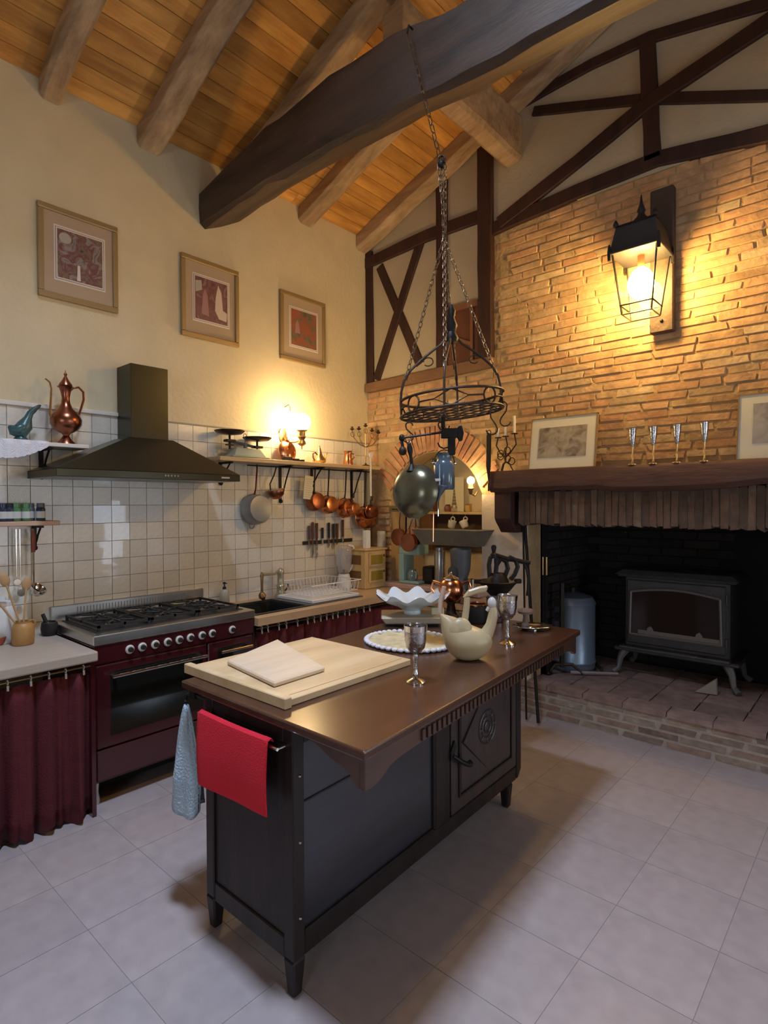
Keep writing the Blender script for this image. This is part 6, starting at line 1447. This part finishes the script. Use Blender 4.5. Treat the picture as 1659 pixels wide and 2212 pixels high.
mk('bowl', B().lathe([(.045, 0), (.048, .01), (.045, .02), (.09, .045), (.14, .065), (.18, .085), (.200, .105), (.196, .106), (.17, .088), (.12, .068), (.06, .045), (0, .04)], (bx_, by_, cz0), 72, None, ruf), MILK, t, smooth=True)
# copper globe kettle + dark pot + yellow tin behind the swan
q = at(990, 1338, 2, TZ); kx, ky = q.x-.05, q.y
t = thing('copper_urn', 'round glinting copper urn with side handles behind the ceramic swan', 'urn', (kx, ky, TZ))
mk('stand', B().lathe([(.045, 0), (.047, .01), (.030, .03), (.022, .08), (.034, .10)], (kx, ky, TZ+.001), 18), IRONB, t, smooth=True)
mk('globe', B().ball((kx, ky, TZ+.165), .074, 22), COPPER, t, smooth=True); mk('collar', B().lathe([(.045, .222), (.048, .232), (.030, .24), (.012, .250), (.008, .265), (0, .268)], (kx, ky, TZ), 18), CHROME, t, smooth=True)
for s_ in (-1, 1): mk('handle', B().tube([Vector((kx, ky, TZ+.20))+U2*s_*.065, Vector((kx, ky, TZ+.215))+U2*s_*.10, Vector((kx, ky, TZ+.175))+U2*s_*.115, Vector((kx, ky, TZ+.13))+U2*s_*.085, Vector((kx, ky, TZ+.13))+U2*s_*.06], .008, 8), COPPER, t, smooth=True)
q = at(1030, 1345, 2, TZ)
t = thing('black_casserole', 'small black cooking pot with copper rim behind the swan neck', 'pot', (q.x, q.y, TZ)); mk('pot', B().lathe([(.050, 0), (.055, .01), (.055, .10), (.050, .10), (.048, .02), (0, .015)], (q.x, q.y, TZ+.001), 24), BLACKM, t, smooth=True); mk('rim', B().torus((q.x, q.y, TZ+.103), .054, .006), COPPER, t, smooth=True)
q = at(945, 1345, 2, TZ)
t = thing('yellow_carton', 'pale yellow carton standing between the ruffled bowl and the swan', 'carton', (q.x, q.y, TZ)); mk('carton', B().box(-.035, .035, -.02, .02, .001, .085).warp(lambda v: Vector((q.x, q.y, TZ))+U2*v.x+V2*v.y+Vector((0, 0, v.z))), CREAM, t, bevel=.004)
# silver leaf tray with mushroom-shaped pestle
q = at(1150, 1355, 2, TZ+.01); tx, ty = q.x, q.y
b = B(); n = 40; rows = []
for j, f in enumerate((0.0, .5, .8, 1.0)):
    row = []
    for k in range(n):
        a = 2*PI*k/n; rr = f*(1+.07*math.cos(a*8)*(f > .9)); p = Vector((tx, ty, TZ))+U2*(.10*rr*math.cos(a))+V2*(.075*rr*math.sin(a)); p.z += .006+.016*f**3
        row.append(p)
    rows.append(b.verts(row))
for r0, r1 in zip(rows, rows[1:]):
    for k in range(n): b.face([r0[k], r1[k], r1[(k+1) % n], r0[(k+1) % n]])
t = thing('silver_tray', 'small silver dish with wavy rim at the far corner of the top', 'dish', (tx, ty, TZ)); o = mk('dish', b, plain('bright_silver', (.62, .60, .56), .18, metal=1, bump=.2, bscale=50), t, smooth=True); s = o.modifiers.new('s', 'SOLIDIFY'); s.thickness = .003; s.offset = 1
mk('foot', B().lathe([(.03, 0), (.03, .006), (0, .006)], (tx, ty, TZ+.0005), 16), MATS['bright_silver'], t)
q = at(1135, 1352, 2, TZ+.005)
t = thing('mushroom_stamp', 'brown mushroom-shaped wooden stamp standing behind the silver dish', 'stamp', (q.x, q.y+.0, TZ)); mk('cap', B().lathe([(.0, .10), (.038, .095), (.044, .085), (.036, .072), (0, .07)], (q.x, q.y, TZ), 18), plain('grey_brown_wood', (.16, .11, .09), .6), t, smooth=True); mk('stalk', B().lathe([(.024, 0), (.018, .02), (.012, .05), (.014, .072)], (q.x, q.y, TZ+.0005), 14), MATS['grey_brown_wood'], t, smooth=True)
# cast-iron press
q = at(1062, 1338, 2, TZ); px_, py_ = q.x-.02, q.y+.10
t = thing('iron_press', 'black cast-iron table press with basin and curved crank handle', 'press', (px_, py_, TZ)); O3 = Vector((px_, py_, TZ))
def pp(u, z, v=0): return O3+U2*u+V2*v+Vector((0, 0, z))
mk('base', B().lathe([(.060, 0), (.062, .012), (.030, .025), (.018, .06), (.022, .09), (.035, .115), (.075, .155), (.095, .180)], O3+Vector((0, 0, .0005)), 22), IRON, t, smooth=True)
mk('basin', B().lathe([(.09, .178), (.112, .198), (.116, .206), (.110, .210), (.07, .19), (.055, .23), (.035, .255), (0, .26)], O3, 26), IRON, t, smooth=True)
for s_ in (-1, 1): mk('lug', B().box(-.02, .02, -.015, .015, -.012, .014).warp(lambda v: pp(s_*.118+v.x, .205+v.z, v.y)), IRON, t, bevel=.004)
fr3 = B()
for pts in (((-.045, .23), (-.05, .30), (-.042, .345), (-.022, .36), (-.008, .345), (-.006, .30), (-.012, .24)), ((-.006, .30), (.02, .335), (.05, .32), (.06, .28), (.045, .24), (.02, .23)), ((.05, .32), (.075, .345), (.105, .33), (.118, .29), (.10, .245), (.075, .215)), ((-.02, .36), (.02, .348), (.06, .335), (.10, .330), (.15, .318), (.175, .315))): fr3.tube([pp(u, z) for u, z in pts], .0135, 8)
mk('frame_arms', fr3, IRON, t, smooth=True); mk('finial', B().lathe([(.018, .34), (.020, .365), (.010, .375), (.014, .395), (.016, .405), (.010, .418), (0, .42)], pp(-.022, 0), 12), IRON, t, smooth=True)
mk('handle_grip', B().tube([pp(.15, .318), pp(.19, .314)], .013, 10), IRON, t, smooth=True)
mk('crank', B().tube([pp(.155, .31), pp(.172, .27), pp(.180, .22), pp(.178, .16), pp(.172, .12)], .0075, 8), IRON, t, smooth=True)
